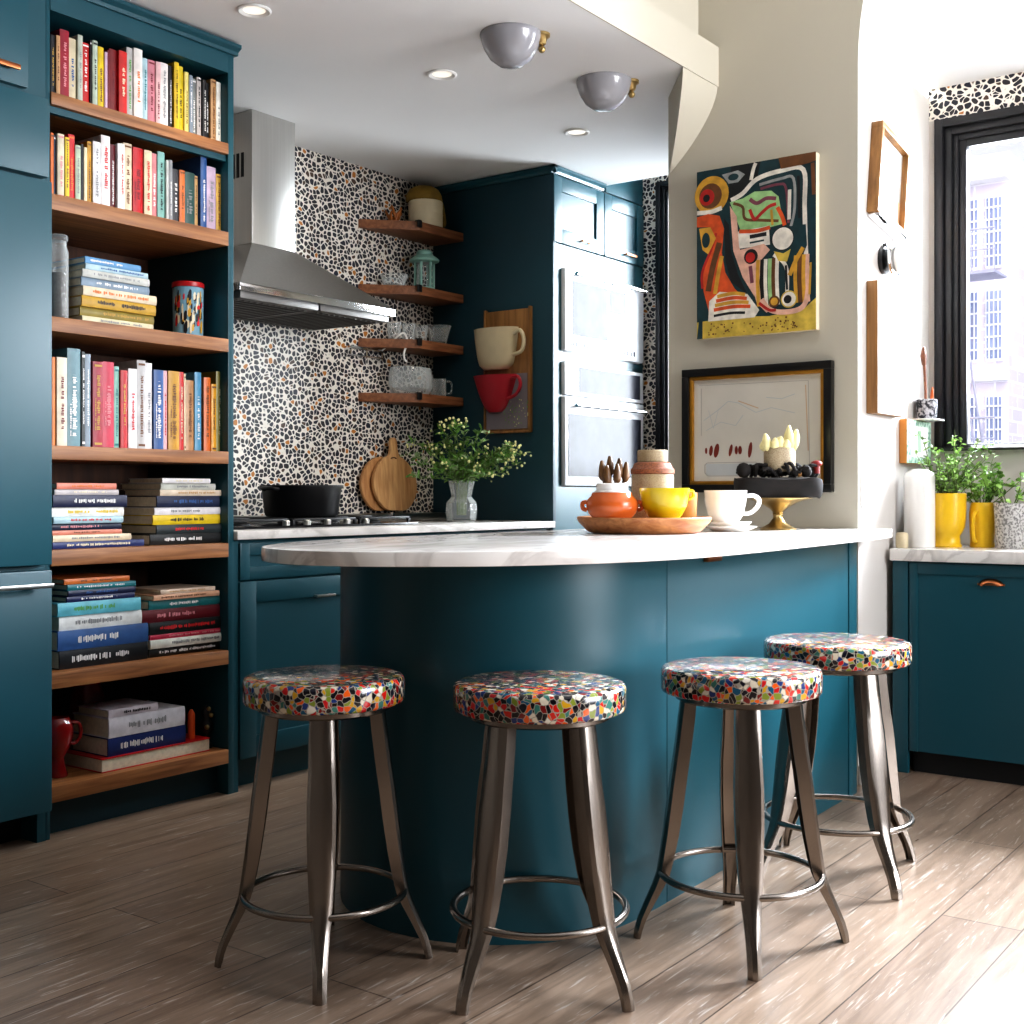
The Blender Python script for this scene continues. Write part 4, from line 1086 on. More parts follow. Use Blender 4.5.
b = B(); b.tube([(3.382+.045,1.898-.060,z+.094),(3.382+.055,1.898-.070,z+.094),(3.382+.056,1.898-.071,z+.078),(3.382+.045,1.898-.058,z+.066)], .0055, 8); obj('handle', b, M['yellow_ceramic'], yc)
sc = thing('stoneware_canister', 'speckled beige stoneware canister with rust band behind the yellow cup', 'canister', (3.52, 2.02, z))
cx, cy = 3.52, 2.02
b = B(); b.lathe(cx, cy, [(0,z),(.062,z),(.066,z+.006),(.068,z+.05),(.070,z+.14),(.068,z+.150),(0,z+.150)], 40); obj('canister_body', b, M['beige_speckle'], sc)
b = B(); b.lathe(cx, cy, [(.0682,z+.1505),(.072,z+.153),(.072,z+.166),(.066,z+.172),(.060,z+.186),(.050,z+.190),(0,z+.190),(0,z+.1505)], 40); obj('shoulder', b, M['rust_speckle'], sc)['label'] = 'rust coloured glazed band'
b = B(); b.lathe(cx, cy, [(0,z+.1905),(.048,z+.1905),(.050,z+.195),(.050,z+.226),(.047,z+.230),(0,z+.230)], 32); obj('lid', b, M['beige_speckle'], sc)
b = B(); b.lathe(3.565, 1.915, [(0,z),(.026,z),(.030,z+.01),(.032,z+.09),(.030,z+.09),(.028,z+.012),(0,z+.01)], 24)
solid('tan_cup', 'small tan cup between the yellow cup and white mug', 'cup', b, M['tan_ceramic'], (3.565, 1.915, z))

# saucers and mug
px, py = 3.735, 1.845; z = ZI
b = B(); b.lathe(px, py, [(0,z),(.058,z),(.062,z+.004),(.086,z+.014),(.090,z+.018),(.086,z+.0185),(.060,z+.010),(0,z+.009)], 44)
solid('white_plate', 'white saucer with wide rim at the bottom under the mug', 'saucer', b, M['white_ceramic'], (px, py, z), smooth=60)
z2 = z+.0105
b = B(); b.lathe(px, py, [(0,z2),(.048,z2),(.050,z2+.006),(.068,z2+.016),(.071,z2+.022),(.068,z2+.0225),(.048,z2+.014),(0,z2+.012)], 40)
solid('small_saucer', 'smaller white saucer stacked between the wide saucer and mug', 'saucer', b, M['white_ceramic'], (px, py, z2), smooth=60)
z3 = z2+.0145
mg = thing('white_mug', 'big white mug on stacked saucers on the island worktop', 'mug', (px-.012, py+.012, z3))
mx, my = px-.012, py+.012
b = B(); b.lathe(mx, my, [(0,z3),(.040,z3),(.042,z3+.005),(.058,z3+.028),(.068,z3+.070),(.0715,z3+.112),(.069,z3+.112),(.065,z3+.070),(.054,z3+.030),(0,z3+.010)], 44); obj('mug_body', b, M['white_ceramic'], mg, smooth=60)
b = B(); b.tube([(mx+.040,my-.054,z3+.092),(mx+.056,my-.076,z3+.094),(mx+.066,my-.090,z3+.080),(mx+.062,my-.086,z3+.056),(mx+.048,my-.066,z3+.036),(mx+.034,my-.046,z3+.034)], [.007,.0075,.008,.0075,.007,.006], 10); obj('handle', b, M['white_ceramic'], mg)

# brass stand with a dark wooden slab and arrangement
kx, ky = 4.015, 1.80; z = ZI
cs = thing('cake_stand', 'brass footed stand near the pier holding a dark wooden slab', 'cake stand', (kx, ky, z))
b = B(); b.lathe(kx, ky, [(0,z),(.062,z),(.064,z+.004),(.050,z+.010),(.030,z+.022),(.017,z+.040),(.016,z+.050),(.020,z+.055),(.016,z+.060),(.030,z+.074),(.060,z+.092),(.088,z+.104),(.118,z+.109),(.120,z+.1115),(.086,z+.1115),(0,z+.1115)], 44)
obj('brass_pedestal', b, M['brass'], cs, smooth=60)
zs_ = z+.1125
sl = thing('wooden_slab', 'rough dark wooden slab strewn with dried bark on the brass stand', 'wooden slab', (kx, ky, zs_))
Tm = Matrix.Translation((kx, ky, zs_)) @ Matrix.Rotation(math.atan2(-.805,.593), 4, 'Z')
b = B(); rings = []
rs = random.Random(5)
for s, zz in ((.93,0),(1.,.012),(1.02,.05),(1.0,.066)):
    rings.append([Tm @ Vector((.148*s*math.copysign(abs(math.cos(a))**.6, math.cos(a)), .10*s*math.copysign(abs(math.sin(a))**.6, math.sin(a)), zz+.004*math.sin(5*a))) for a in [2*PI*k/36 for k in range(36)]])
b.loft(rings); obj('slab', b, M['dark_wood'], sl, smooth=50)
b = B()
for k in range(90):
    x, y = rs.uniform(-.125,.12), rs.uniform(-.075,.075)
    if x*x/.0169+y*y/.0064 > .95: continue
    p = Tm @ Vector((x, y, .066+rs.uniform(0,.03))); q_ = Tm @ Vector((x+rs.uniform(-.05,.05), y+rs.uniform(-.03,.03), .074+rs.uniform(.002,.045)))
    b.tube([p, (p+q_)/2+Vector((0,0,.012)), q_], [.006,.008,.004], 6)
for x, y, r, m_ in ((-.126,-.03,.026,0),(.085,-.055,.021,0),(.112,-.02,.018,0),(.062,-.055,.012,1),(.045,-.06,.014,0),(.128,.01,.02,0)):
    p = Tm @ Vector((x, y, .074+r*.8)); b.ball(p, r, 1, 1, 1.05, 12, m_)
obj('dried_bark', b, [M['dark_wood'], M['tan_ceramic']], sl, smooth=60)
for x, y, zz, lab in ((.120,-.055,.066,0),(.100,-.068,.066,1)):
    pass
bk = Tm @ Vector((.128, -.03, .118))
b = B(); b.ball(bk, .017, 1.2, 1.2, .7, 12); b.tube([bk-Vector((0,0,.034)), bk-Vector((0,0,.01))], .012, 10)
solid('red_cap_ornament', 'small red capped ornament at the right end of the dark slab', 'ornament', b, let_mat('dark red'), tuple(bk-Vector((0,0,.034))), smooth=60)
pp = Tm @ Vector((.006, .0, .0))
zz = zs_+.090
ps = thing('petal_pot', 'small round stoneware pot crowned with pale petals on the dark slab', 'pot', (pp.x, pp.y, zz))
b = B(); b.lathe(pp.x, pp.y, [(0,zz),(.050,zz),(.054,zz+.01),(.055,zz+.06),(.053,zz+.082),(.048,zz+.085),(.046,zz+.07),(0,zz+.06)], 32); obj('pot_body', b, M['beige_speckle'], ps)
b = B()
for k, (u, v, h, tilt) in enumerate(((-.045,-.02,.06,-.2),(-.022,-.032,.045,-.05),(-.004,-.03,.05,.0),(.014,-.036,.04,.05),(.034,-.024,.085,-.12),(.044,-.018,.075,.12),(-.05,.0,.035,-.3),(.026,-.0,.09,0.05),(0,.02,.05,0))):
    p = Tm @ Vector((.006+u, v, .088+.075)); d = Tm.to_3x3() @ Vector((tilt, -.15, 1))
    b.tube([p, p+d*h*.3, p+d*h*.65, p+d*h], [.006,.0165,.0155,.004], 8)
obj('petals', b, M['petal'], ps, smooth=70)

# ------------------------------------------------------------------ stools
st0 = thing('counter_stool', 'x', 'stool', (0,0,0), 'mosaic-topped counter stools')
b = B(); b.lathe(0, 0, [(0,.583),(.180,.583),(.187,.586),(.190,.592),(.190,.633),(.187,.640),(.180,.643),(0,.643)], 64); obj('seat', b, M['seat'], st0, smooth=50)
b = B(); b.lathe(0, 0, [(0,.566),(.150,.566),(.156,.570),(.156,.5825),(0,.5825)], 40); obj('seat_pan', b, M['stool_steel'], st0)
stations = [ # r, z, width, depth
 (.140,.575,.056,.034),(.147,.52,.059,.036),(.156,.45,.061,.036),(.165,.39,.066,.036),(.174,.32,.065,.036),(.183,.25,.060,.034),(.192,.19,.053,.031),(.198,.155,.047,.028),(.209,.125,.041,.025),(.227,.085,.035,.021),(.243,.048,.032,.018),(.251,.020,.031,.016),(.253,.003,.031,.014),(.253,0,.031,.013)]
def leg_mesh():
    b = B(); rings = []; t = .0028
    for r, z, w, d in stations:
        h = w/2
        out = [(-h,-d),(-h,-.007),(-h+.008,0),(-h*.35,.0025),(h*.35,.0025),(h-.008,0),(h,-.007),(h,-d)]
        inn = [(h-t,-d),(h-t,-.009),(h-.010,-t),(h*.3,-t+.001),(-h*.3,-t+.001),(-h+.010,-t),(-h+t,-.009),(-h+t,-d)]
        rings.append([(r+v, u, z) for u, v in out+inn])
    b.loft(rings); return b
lm = None
for k in range(4):
    if lm is None: lg_ = obj('leg', leg_mesh(), M['stool_steel'], st0, smooth=28); lm = lg_.data
    else: lg_ = bpy.data.objects.new('leg', lm); C.objects.link(lg_); lg_.parent = st0; lg_.rotation_euler = (0,0,k*PI/2)
b = B(); b.tube([((.190)*math.cos(2*PI*i/56), .190*math.sin(2*PI*i/56), .158) for i in range(56)], .0085, 8, closed=True); obj('foot_ring', b, M['stool_steel'], st0, smooth=60)
spots = [(1.965,1.972,-137.3,.945,'mosaic-topped steel stool nearest the bookcase, by the rounded island end'),
         (2.172,1.527,-96,.985,'mosaic-topped steel stool in front of the curved island panel seen between two legs'),
         (2.645,1.280,-147,.985,'mosaic-topped steel stool third from bookcase, right of the island panel seam'),
         (3.284,1.297,-122,1.05,'mosaic-topped steel stool farthest from bookcase, beside the white pier')]
for i, (x, y, a, s, lab) in enumerate(spots):
    o = st0 if i == 0 else copy_tree(st0)
    o.location = (x, y, 0); o.rotation_euler = (0, 0, math.radians(a)); o.scale = (s, s, 1); o['label'] = lab

# ------------------------------------------------------------------ pictures on the pier face
def on_pier(u, v, d):   # u to the right as seen (towards -Y), v up, d off the wall
    return (PX-d, 2.250-u, v)
PW, PH, PZ0 = .487, .650, 1.652
pt = thing('abstract_painting', 'unframed abstract painting of interlocking coloured bands on the pier', 'painting', (PX-.03, 2.02, PZ0))
b = B(); b.box(PX-.034, PX-.001, 2.250-PW, 2.250, PZ0, PZ0+PH, .003); obj('canvas', b, M['linen'], pt)
PC = {'teal':(16,52,58),'orange':(206,84,34),'red':(176,34,28),'ochre':(200,152,52),'white':(222,216,204),'pink':(214,170,150),'green':(150,190,130),'dark':(20,22,24),'brown':(104,66,34),'yellow':(198,172,74),'mauve':(120,64,78),'blue':(40,80,120),'grey':(150,152,150)}
PCN = list(PC); pmats = [paint('oil_'+k, v, .5, 0, .22, 30, bump=.2) for k, v in PC.items()]
pb = B(); _d = [.0345]
def P2(x, y): return on_pier(x*PW, PZ0+PH*(1-y), _d[0])
def ppoly(pts, c): pb.face([P2(*p) for p in pts], PCN.index(c)); _d[0] += .00004
def pdisc(x, y, r, c, ry=None):
    ppoly([(x+r*math.cos(2*PI*k/24), y+(ry or r*PW/PH)*math.sin(2*PI*k/24)) for k in range(24)], c)
def pband(P, w, c):
    P = smooth_line(P, 5); L, R_ = [], []
    for i, p in enumerate(P):
        a, e = P[max(0, i-1)], P[min(len(P)-1, i+1)]; dx, dy = e[0]-a[0], (e[1]-a[1])*PH/PW; l = math.hypot(dx, dy) or 1
        nx, ny = -dy/l*w/2, dx/l*w/2*PW/PH
        L.append((p[0]+nx, p[1]+ny)); R_.append((p[0]-nx, p[1]-ny))
    for i in range(len(P)-1): pb.face([P2(*L[i]), P2(*L[i+1]), P2(*R_[i+1]), P2(*R_[i])], PCN.index(c))
    _d[0] += .00004
ppoly([(0,0),(1,0),(1,1),(0,1)], 'teal')
ppoly([(0,.9),(.3,.885),(.62,.9),(.9,.88),(1,.82),(1,1),(0,1)], 'yellow')
ppoly([(.02,.88),(.05,.86),(.05,1),(.0,1)], 'teal')
ppoly([(.3,.0),(.55,.0),(.52,.10),(.34,.22),(.27,.2)], 'dark')
# bulb and robe shapes on the left
pdisc(.13,.15,.15,'ochre'); pdisc(.12,.155,.10,'brown'); pdisc(.09,.16,.065,'red'); pdisc(.085,.165,.03,'dark')
pband([(.0,.245),(.12,.25),(.22,.235)], .035, 'white')
ppoly([(0,.27),(.1,.26),(.2,.28),(.24,.36),(.22,.5),(.25,.62),(.33,.72),(.42,.79),(.42,.84),(.12,.88),(.06,.72),(.05,.6),(.12,.48),(.16,.40),(.12,.34),(0,.33)], 'orange')
pband([(.10,.72),(.14,.58),(.20,.44)], .05, 'brown'); pband([(.16,.74),(.19,.62),(.22,.52)], .035, 'ochre'); pband([(.05,.7),(.05,.6),(.13,.47),(.17,.38)], .022, 'red')
ppoly([(.02,.34),(.12,.34),(.17,.41),(.10,.5),(.05,.47)], 'ochre'); pdisc(.08,.415,.035,'teal',.045)
ppoly([(.24,.3),(.28,.34),(.30,.5),(.36,.64),(.44,.76),(.30,.68),(.25,.55)], 'dark')
ppoly([(.11,.78),(.2,.73),(.44,.76),(.54,.86),(.5,.9),(.1,.9)], 'white')
for k, c in enumerate(('ochre','orange','ochre','orange')): pband([(.18-.01*k,.757+.026*k),(.32,.748+.026*k),(.42+.015*k,.762+.024*k)], .028, c)
pband([(.15,.87),(.3,.862),(.42,.868)], .02, 'dark')
# top and winding pale figure
ppoly([(.22,.04),(.36,.03),(.42,.06),(.36,.1),(.28,.1)], 'grey'); pdisc(.32,.065,.045,'teal',.02)
pband([(.47,.1),(.49,.04),(.51,.005)], .03, 'white')
pband([(.30,.2),(.40,.17),(.52,.10),(.72,.075),(.90,.09),(.91,.3),(.92,.55),(.94,.72)], .036, 'white')
pband([(.54,.135),(.72,.12),(.82,.13),(.83,.30),(.80,.40)], .022, 'grey'); pband([(.55,.16),(.7,.15),(.76,.18),(.78,.38)], .02, 'mauve')
pband([(.79,.19),(.785,.36)], .028, 'white'); pband([(.86,.12),(.87,.36)], .022, 'dark')
ppoly([(.29,.21),(.40,.2),(.5,.17),(.64,.18),(.70,.22),(.72,.30),(.74,.38),(.52,.40),(.38,.38)], 'green')
pband([(.32,.22),(.40,.25),(.42,.32),(.54,.34),(.70,.36)], .022, 'brown'); pband([(.46,.21),(.52,.24),(.60,.22),(.68,.23)], .03, 'mauve'); pband([(.46,.27),(.5,.33),(.56,.3),(.62,.27),(.68,.26)], .026, 'red'); pband([(.69,.28),(.73,.34),(.75,.39)], .032, 'orange'); pband([(.64,.29),(.65,.38)], .02, 'ochre')
ppoly([(.36,.39),(.62,.38),(.63,.49),(.36,.49)], 'white'); pband([(.37,.39),(.52,.40),(.63,.39)], .03, 'orange'); pband([(.46,.43),(.6,.425)], .03, 'dark'); pband([(.46,.465),(.58,.46)], .014, 'teal')
ppoly([(.29,.23),(.35,.3),(.37,.48),(.48,.7),(.5,.78),(.40,.66),(.32,.5)], 'pink')
ppoly([(.36,.5),(.58,.48),(.63,.52),(.56,.57),(.54,.70),(.56,.82),(.66,.86),(.6,.88),(.52,.82),(.46,.68),(.40,.6)], 'pink')
pdisc(.47,.545,.058,'dark'); pdisc(.465,.55,.04,'red'); pband([(.465,.6),(.48,.7)], .03, 'mauve')
ppoly([(.64,.40),(.92,.40),(.93,.52),(.88,.6),(.80,.58),(.72,.6),(.64,.54)], 'teal')
for k, (x, c) in enumerate(((.53,'ochre'),(.565,'dark'),(.595,'white'),(.63,'green'),(.66,'brown'),(.69,'white'),(.84,'ochre'),(.875,'brown'),(.905,'ochre'),(.935,'pink'))): pband([(x,.57),(x-.004,.7),(x+.006,.84)], .030, c)
pband([(.66,.55),(.74,.60),(.77,.66),(.77,.78)], .03, 'white'); pband([(.90,.53),(.84,.60),(.79,.68)], .034, 'ochre'); pband([(.76,.62),(.77,.76)], .018, 'dark')
ppoly([(.66,.53),(.74,.55),(.80,.53),(.77,.6),(.70,.59)], 'yellow')
pband([(.56,.80),(.62,.86),(.72,.885),(.86,.88),(.92,.84),(.94,.76)], .04, 'pink'); pband([(.54,.82),(.62,.865),(.68,.87)], .022, 'red')
pdisc(.735,.465,.092,'dark'); pdisc(.735,.465,.085,'white')
pdisc(.665,.82,.045,'brown'); pdisc(.665,.82,.03,'ochre'); pdisc(.785,.815,.066,'yellow'); pdisc(.785,.815,.056,'white'); pdisc(.775,.815,.032,'dark')
ppoly([(.70,.0),(1,.0),(1,.05),(.93,.06),(.72,.065)], 'brown'); pband([(.975,.06),(.985,.24)], .03, 'brown'); pband([(.96,.62),(.95,.80)], .018, 'ochre')
for k in range(60): pdisc(random.uniform(.1,.85), random.uniform(.915,.985), random.uniform(.004,.008), 'brown')
obj('painted_image', pb, pmats, pt)

fp = thing('framed_drawing', 'black and gilt framed pale drawing with red leaf marks on pier', 'picture', (PX-.02, 2.03, 1.058))
y0, y1, z0, z1 = 1.706, 2.318, 1.056, 1.537; w = .030
def frame(b, y0, y1, z0, z1, w, x0, x1, bev=.003):
    b.box(x0, x1, y0, y1, z1-w, z1, bev); b.box(x0, x1, y0, y1, z0, z0+w, bev); b.box(x0, x1, y0, y0+w, z0+w, z1-w, bev); b.box(x0, x1, y1-w, y1, z0+w, z1-w, bev)
b = B(); frame(b, y0, y1, z0, z1, w, PX-.034, PX-.001); obj('frame', b, M['frame_black'], fp)
b = B(); frame(b, y0+w, y1-w, z0+w, z1-w, .014, PX-.026, PX-.004, .002); obj('gilt_liner', b, M['gilt'], fp)
b = B(); a0, a1, c0, c1 = y0+w+.014, y1-w-.014, z0+w+.014, z1-w-.014; b.box(PX-.012, PX-.004, a0, a1, c0, c1)
x = PX-.0123
def dq(u, v): return (x, a1-(a1-a0)*u, c1-(c1-c0)*v)
for u, ww, hh, tl in ((.10,.014,.045,0),(.14,.022,.075,.3),(.185,.03,.10,.5),(.30,.02,.085,.6),(.345,.018,.06,0),(.375,.022,.06,0),(.455,.022,.11,.4)):
    v = .70; pts = []
    for k in range(14):
        a = 2*PI*k/14; pu = ww*math.cos(a); pv = hh*.7*math.sin(a); pts.append(dq(u+pu*.7-pv*tl*.25, v+pv))
    b.face(pts, 1)
def dline(P, w_, mi):
    for p, q_ in zip(P, P[1:]):
        dx, dy = q_[0]-p[0], q_[1]-p[1]; l = math.hypot(dx, dy) or 1; nx, ny = -dy/l*w_/2, dx/l*w_/2
        b.face([dq(p[0]+nx,p[1]+ny), dq(q_[0]+nx,q_[1]+ny), dq(q_[0]-nx,q_[1]-ny), dq(p[0]-nx,p[1]-ny)], mi)
dline([(.04,.05),(.90,.06),(.91,.9)], .005, 2); dline([(.06,.08),(.06,.55)], .005, 2)
dline([(.09,.84),(.11,.82),(.50,.82),(.52,.84),(.52,.93),(.50,.95),(.12,.95),(.09,.92),(.09,.84)], .008, 2)
b.face([dq(.10,.83),dq(.51,.83),dq(.51,.945),dq(.10,.945)], 3)
dline([(.08,.4),(.2,.3),(.28,.22),(.36,.24),(.5,.34),(.62,.30),(.8,.36)], .007, 3); dline([(.1,.5),(.22,.42),(.34,.46),(.4,.36)], .006, 3); dline([(.36,.22),(.52,.3)], .01, 4); dline([(.58,.2),(.7,.22),(.8,.18)], .008, 3)
dline([(.12,.3),(.16,.48),(.20,.3)], .004, 3); dline([(.88,.10),(.90,.72)], .008, 4)
obj('drawing', b, [M['paper'], paint('leaf_red', (120,40,26), .7), paint('pencil_grey', (168,164,158), .8), paint('wash_grey', (184,188,188), .8), paint('wash_tan', (196,168,140), .8)], fp)

# ------------------------------------------------------------------ pictures and fittings on the sunlit side of the pier
def tilted_frame():
    t = thing('tilted_wooden_frame', 'tilted wooden box frame with faded landscape beside the window', 'picture', (4.57, PY0-.022, 2.23))
    Rm = Matrix.Translation((4.567, 0, 2.23)) @ Matrix.Rotation(math.radians(9), 4, 'Y') @ Matrix.Translation((-4.567, 0, -2.23))
    x0, x1, z0, z1 = 4.405, 4.715, 2.056, 2.402; ya, yb = PY0-.045, PY0-.001; w = .022
    b = B()
    for r in ((x0,x1,z1-w,z1),(x0,x1,z0,z0+w),(x0,x0+w,z0+w,z1-w),(x1-w,x1,z0+w,z1-w)): b.box(r[0], r[1], ya, yb, r[2], r[3], .002, 0, Rm)
    obj('frame', b, M['frame_wood'], t)
    b = B(); b.box(x0+w, x1-w, yb-.02, yb-.006, z0+w, z1-w, 0, 0, Rm)
    b.box(x0+w, x1-w, yb-.0206, yb-.0201, z0+w, z0+.13, 0, 1, Rm); b.box(x0+.11, x0+.16, yb-.0206, yb-.0201, z0+.15, z0+.26, 0, 2, Rm)
    obj('picture', b, [M['paper_white'], paint('faded_tan', (206,170,136), .8), paint('faded_blue', (196,214,222), .8)], t)
    b = B(); b.box(x0+.01, x1-.0, ya-.004, yb, z0-.014, z0-.0005, .003, 0, Rm); obj('silver_edge', b, M['chrome'], t)
tilted_frame()
sn = thing('wall_sconce', 'small wall sconce with dark bracket and white dome between two frames', 'sconce', (4.55, PY0, 1.93))
RX = Matrix.Translation((4.55, PY0, 1.93)) @ Matrix.Rotation(PI/2, 4, 'X')
b = B(); b.lathe(0, 0, [(0,.0005),(.052,.0005),(.052,.016),(.040,.022),(.012,.026),(.012,.04),(0,.04)], 28, 0, RX); b.box(4.545, 4.556, PY0-.02, PY0-.002, 1.955, 1.995, .003); obj('bracket', b, M['iron'], sn)
b = B(); b.lathe(0, 0, [(.0,.0405),(.062,.0405),(.066,.045),(.066,.052),(.058,.056),(0,.056)], 32, 0, RX); obj('disc', b, M['chrome'], sn)
b = B(); b.lathe(0, 0, [(.0,.0565),(.046,.0565),(.052,.062),(.052,.088),(.042,.110),(.024,.120),(0,.123)], 32, 0, RX); obj('dome', b, M['white_ceramic'], sn, smooth=60)
bp_ = thing('boxed_figure_print', 'deep wooden edged canvas with faint pink figure, below the sconce', 'picture', (4.53, PY0-.02, 1.59))
b = B(); b.box(4.380, 4.69, PY0-.043, PY0-.001, 1.345, 1.830, .002); obj('box_edge', b, M['frame_wood'], bp_)
b = B(); yf = PY0-.0445; b.box(4.381, 4.689, yf, PY0-.0432, 1.346, 1.829)
for pts, mi in (([(4.45,1.36),(4.62,1.36),(4.60,1.50),(4.56,1.60),(4.58,1.70),(4.54,1.75),(4.50,1.70),(4.51,1.6),(4.46,1.5)],1),([(4.40,1.5),(4.44,1.5),(4.45,1.7),(4.40,1.76)],2),([(4.58,1.52),(4.64,1.54),(4.63,1.66),(4.58,1.66)],1)):
    b.face([(x, yf-.0004, z) for x, z in pts], mi)
obj('picture', b, [M['paper_white'], paint('faint_pink', (234,208,198), .8), paint('faint_green', (198,212,204), .8)], bp_)
sp = thing('small_botanical_picture', 'small picture with green border and orange edge behind the herb plant', 'picture', (4.88, PY0-.012, 1.25))
b = B(); b.box(4.735, 5.03, PY0-.03, PY0-.001, 1.17, 1.342, .002); obj('edge', b, paint('orange_edge', (206,138,66), .6), sp)
b = B(); yf = PY0-.0315; b.box(4.736, 5.029, yf, PY0-.0302, 1.171, 1.341); b.box(4.78, 4.985, yf-.0005, yf-.0001, 1.195, 1.318, 0, 1); b.box(4.86, 4.90, yf-.001, yf-.0006, 1.215, 1.30, 0, 2)
obj('picture', b, [speckle('green_border', (150,176,150), (70,110,90), 60), M['paper_white'], paint('picture_green', (120,160,120), .8)], sp)
dp = thing('speckled_brush_pot', 'dark speckled pot holding a brush, standing above the small picture', 'pot', (4.93, PY0-.04, 1.3435))
b = B(); z = 1.3435; yc_ = PY0-.045
b.box(4.865, 5.0, PY0-.095, PY0-.001, z, z+.006, .002); obj('bracket_shelf', b, M['plate'], dp)
b = B(); z += .0065; b.lathe(4.93, yc_, [(0,z),(.034,z),(.040,z+.008),(.042,z+.075),(.038,z+.078),(.036,z+.02),(0,z+.01)], 24); obj('pot_body', b, speckle('dark_speckle', (34,38,50), (190,190,196), 70), dp)
b = B(); b.tube([(4.925,yc_,z+.012),(4.915,yc_,z+.14),(4.90,yc_,z+.22)], .006, 8); b.tube([(4.90,yc_,z+.215),(4.892,yc_,z+.25),(4.895,yc_,z+.285)], [.009,.013,.004], 8)
b.tube([(4.945,yc_-.01,z+.012),(4.965,yc_-.01,z+.09),(4.972,yc_-.01,z+.13)], [.005,.008,.003], 8, mi=1); obj('brush', b, [wood('brush_brown', (90,52,36), (150,96,70)), M['orange_ceramic']], dp)
sw = thing('switch_plate', 'white wall switch plate low on the sunlit pier side', 'switch', (4.358, PY0, 1.06))
b = B(); b.box(4.325, 4.392, PY0-.007, PY0-.0005, 1.0, 1.126, .003); obj('face_plate', b, M['plate'], sw)
for z in (1.03, 1.063, 1.096):
    b = B(); b.box(4.346, 4.371, PY0-.012, PY0-.0072, z-.010, z+.010, .002); obj('switch_button', b, M['plate'], sw)

# ------------------------------------------------------------------ low cabinet under the bay window
XR = 4.592
wc = thing('window_cabinet', 'low teal cabinet with copper pull under the bay window', 'cabinet', (4.85, 1.0, 0))
b = B(); b.box(XR+.021, 5.098, .3, 1.594, .085, .797); b.box(XR+.05, XR+.07, .3, 1.53, 0, .085, 0, 1); b.box(XR, XR+.021, 1.535, 1.594, 0, .797, .002)
obj('cabinet_body', b, [M['teal'], M['black']], wc)
for (a, c) in ((.93, 1.53), (.32, .925)):
    b = B(); x = XR
    b.box(x, x+.02, a, a+.03, .085, .792, .0015); b.box(x, x+.02, c-.03, c, .085, .792, .0015); b.box(x, x+.02, a+.03, c-.03, .752, .792, .0015)
    b.box(x+.008, x+.0195, a+.03, c-.03, .085, .752, 0); d = obj('door', b, M['teal'], wc)
    t_ = B(); cup_pull(t_, 0, 0, 0, .085)
    t_.bm.transform(Matrix.Translation((XR+.007, (a+c)/2+.005, .722)) @ Matrix.Rotation(-PI/2, 4, 'Z'))
    sub('handle', t_, M['copper'], d, wc.location)['label'] = 'copper cup handle'
b = B(); b.box(XR-.022, 5.098, .3, 1.598, .7985, .845, .004); solid('window_countertop', 'white marble ledge on the low window cabinet', 'countertop', b, M['marble'], (4.85, 1.0, .7985))
b = B(); b.box(4.30, XR+.0, PY0-.012, PY0-.0005, 0, .07, .003); struct('baseboard_right', b, M['wall_white'])

ZR = .8453
b = B(); b.lathe(4.735, 1.538, [(0,ZR),(.056,ZR),(.058,ZR+.004),(.058,ZR+.27),(.054,ZR+.285),(.030,ZR+.30),(.0,ZR+.302)], 36)
solid('white_canister', 'tall plain white canister between the pier and yellow vase', 'canister', b, M['white_ceramic'], (4.735, 1.538, ZR), smooth=50)
b = B(); b.lathe(4.635, 1.572, [(0,ZR),(.020,ZR),(.023,ZR+.004),(.023,ZR+.05),(.018,ZR+.058),(0,ZR+.06)], 20)
solid('small_white_jar', 'tiny white jar at the corner of the window ledge', 'jar', b, M['cream_ceramic'], (4.635, 1.572, ZR), smooth=50)
def sprig(b, sb, base, d, L, leaf_len, leaf_w, n, rnd, mis):
    p = Vector(base); pts = [p.copy()]; d = Vector(d).normalized()
    for k in range(5):
        d = (d+Vector((rnd.gauss(0,.16), rnd.gauss(0,.16), rnd.gauss(.02,.06)))).normalized(); p = p+d*L/5; pts.append(p.copy())
    sb.tube(pts, [.0022,.002,.0018,.0015,.0012,.0008], 5)
    for k in range(n):
        f = rnd.uniform(.15, 1)*5; i = min(4, int(f)); q_ = pts[i].lerp(pts[i+1], f-i)
        b.leaf(q_, (rnd.uniform(-1,1), rnd.uniform(-1,1), rnd.uniform(-.4,.8)), leaf_len*rnd.uniform(.6,1.2), leaf_w*rnd.uniform(.7,1.2), rnd.choice(mis))
vx, vy = 4.82, 1.462
pl = thing('potted_herb', 'bushy herb with tiny leaves in a footed yellow glazed vase', 'potted plant', (vx, vy, ZR))
b = B(); z = ZR; b.lathe(vx, vy, [(0,z),(.056,z),(.058,z+.006),(.052,z+.014),(.050,z+.042),(.058,z+.056),(.068,z+.075),(.072,z+.11),(.074,z+.205),(.070,z+.208),(.066,z+.19),(0,z+.19)], 40); obj('pot', b, M['yellow_glaze'], pl, smooth=50)
b = B(); sb = B(); rn = random.Random(11)
for k in range(34):
    a = rn.uniform(0, 2*PI); r = rn.uniform(0, .05); lean = rn.uniform(.0, .62)
    if math.sin(a) > .3: lean *= .35
    sprig(b, sb, (vx+r*math.cos(a), vy+r*math.sin(a), z+.19), (lean*math.cos(a), lean*math.sin(a), 1), rn.uniform(.12, .27), .024, .012, 26, rn, (0,0,1,2))
obj('leaves', b, [M['leaf2'], M['leaf'], M['sage']], pl); obj('stems', sb, M['stem'], pl)
vx, vy = 4.885, 1.345
pl = thing('potted_vine', 'leafy vine in the smaller yellow glazed vase with ring handle', 'potted plant', (vx, vy, ZR))
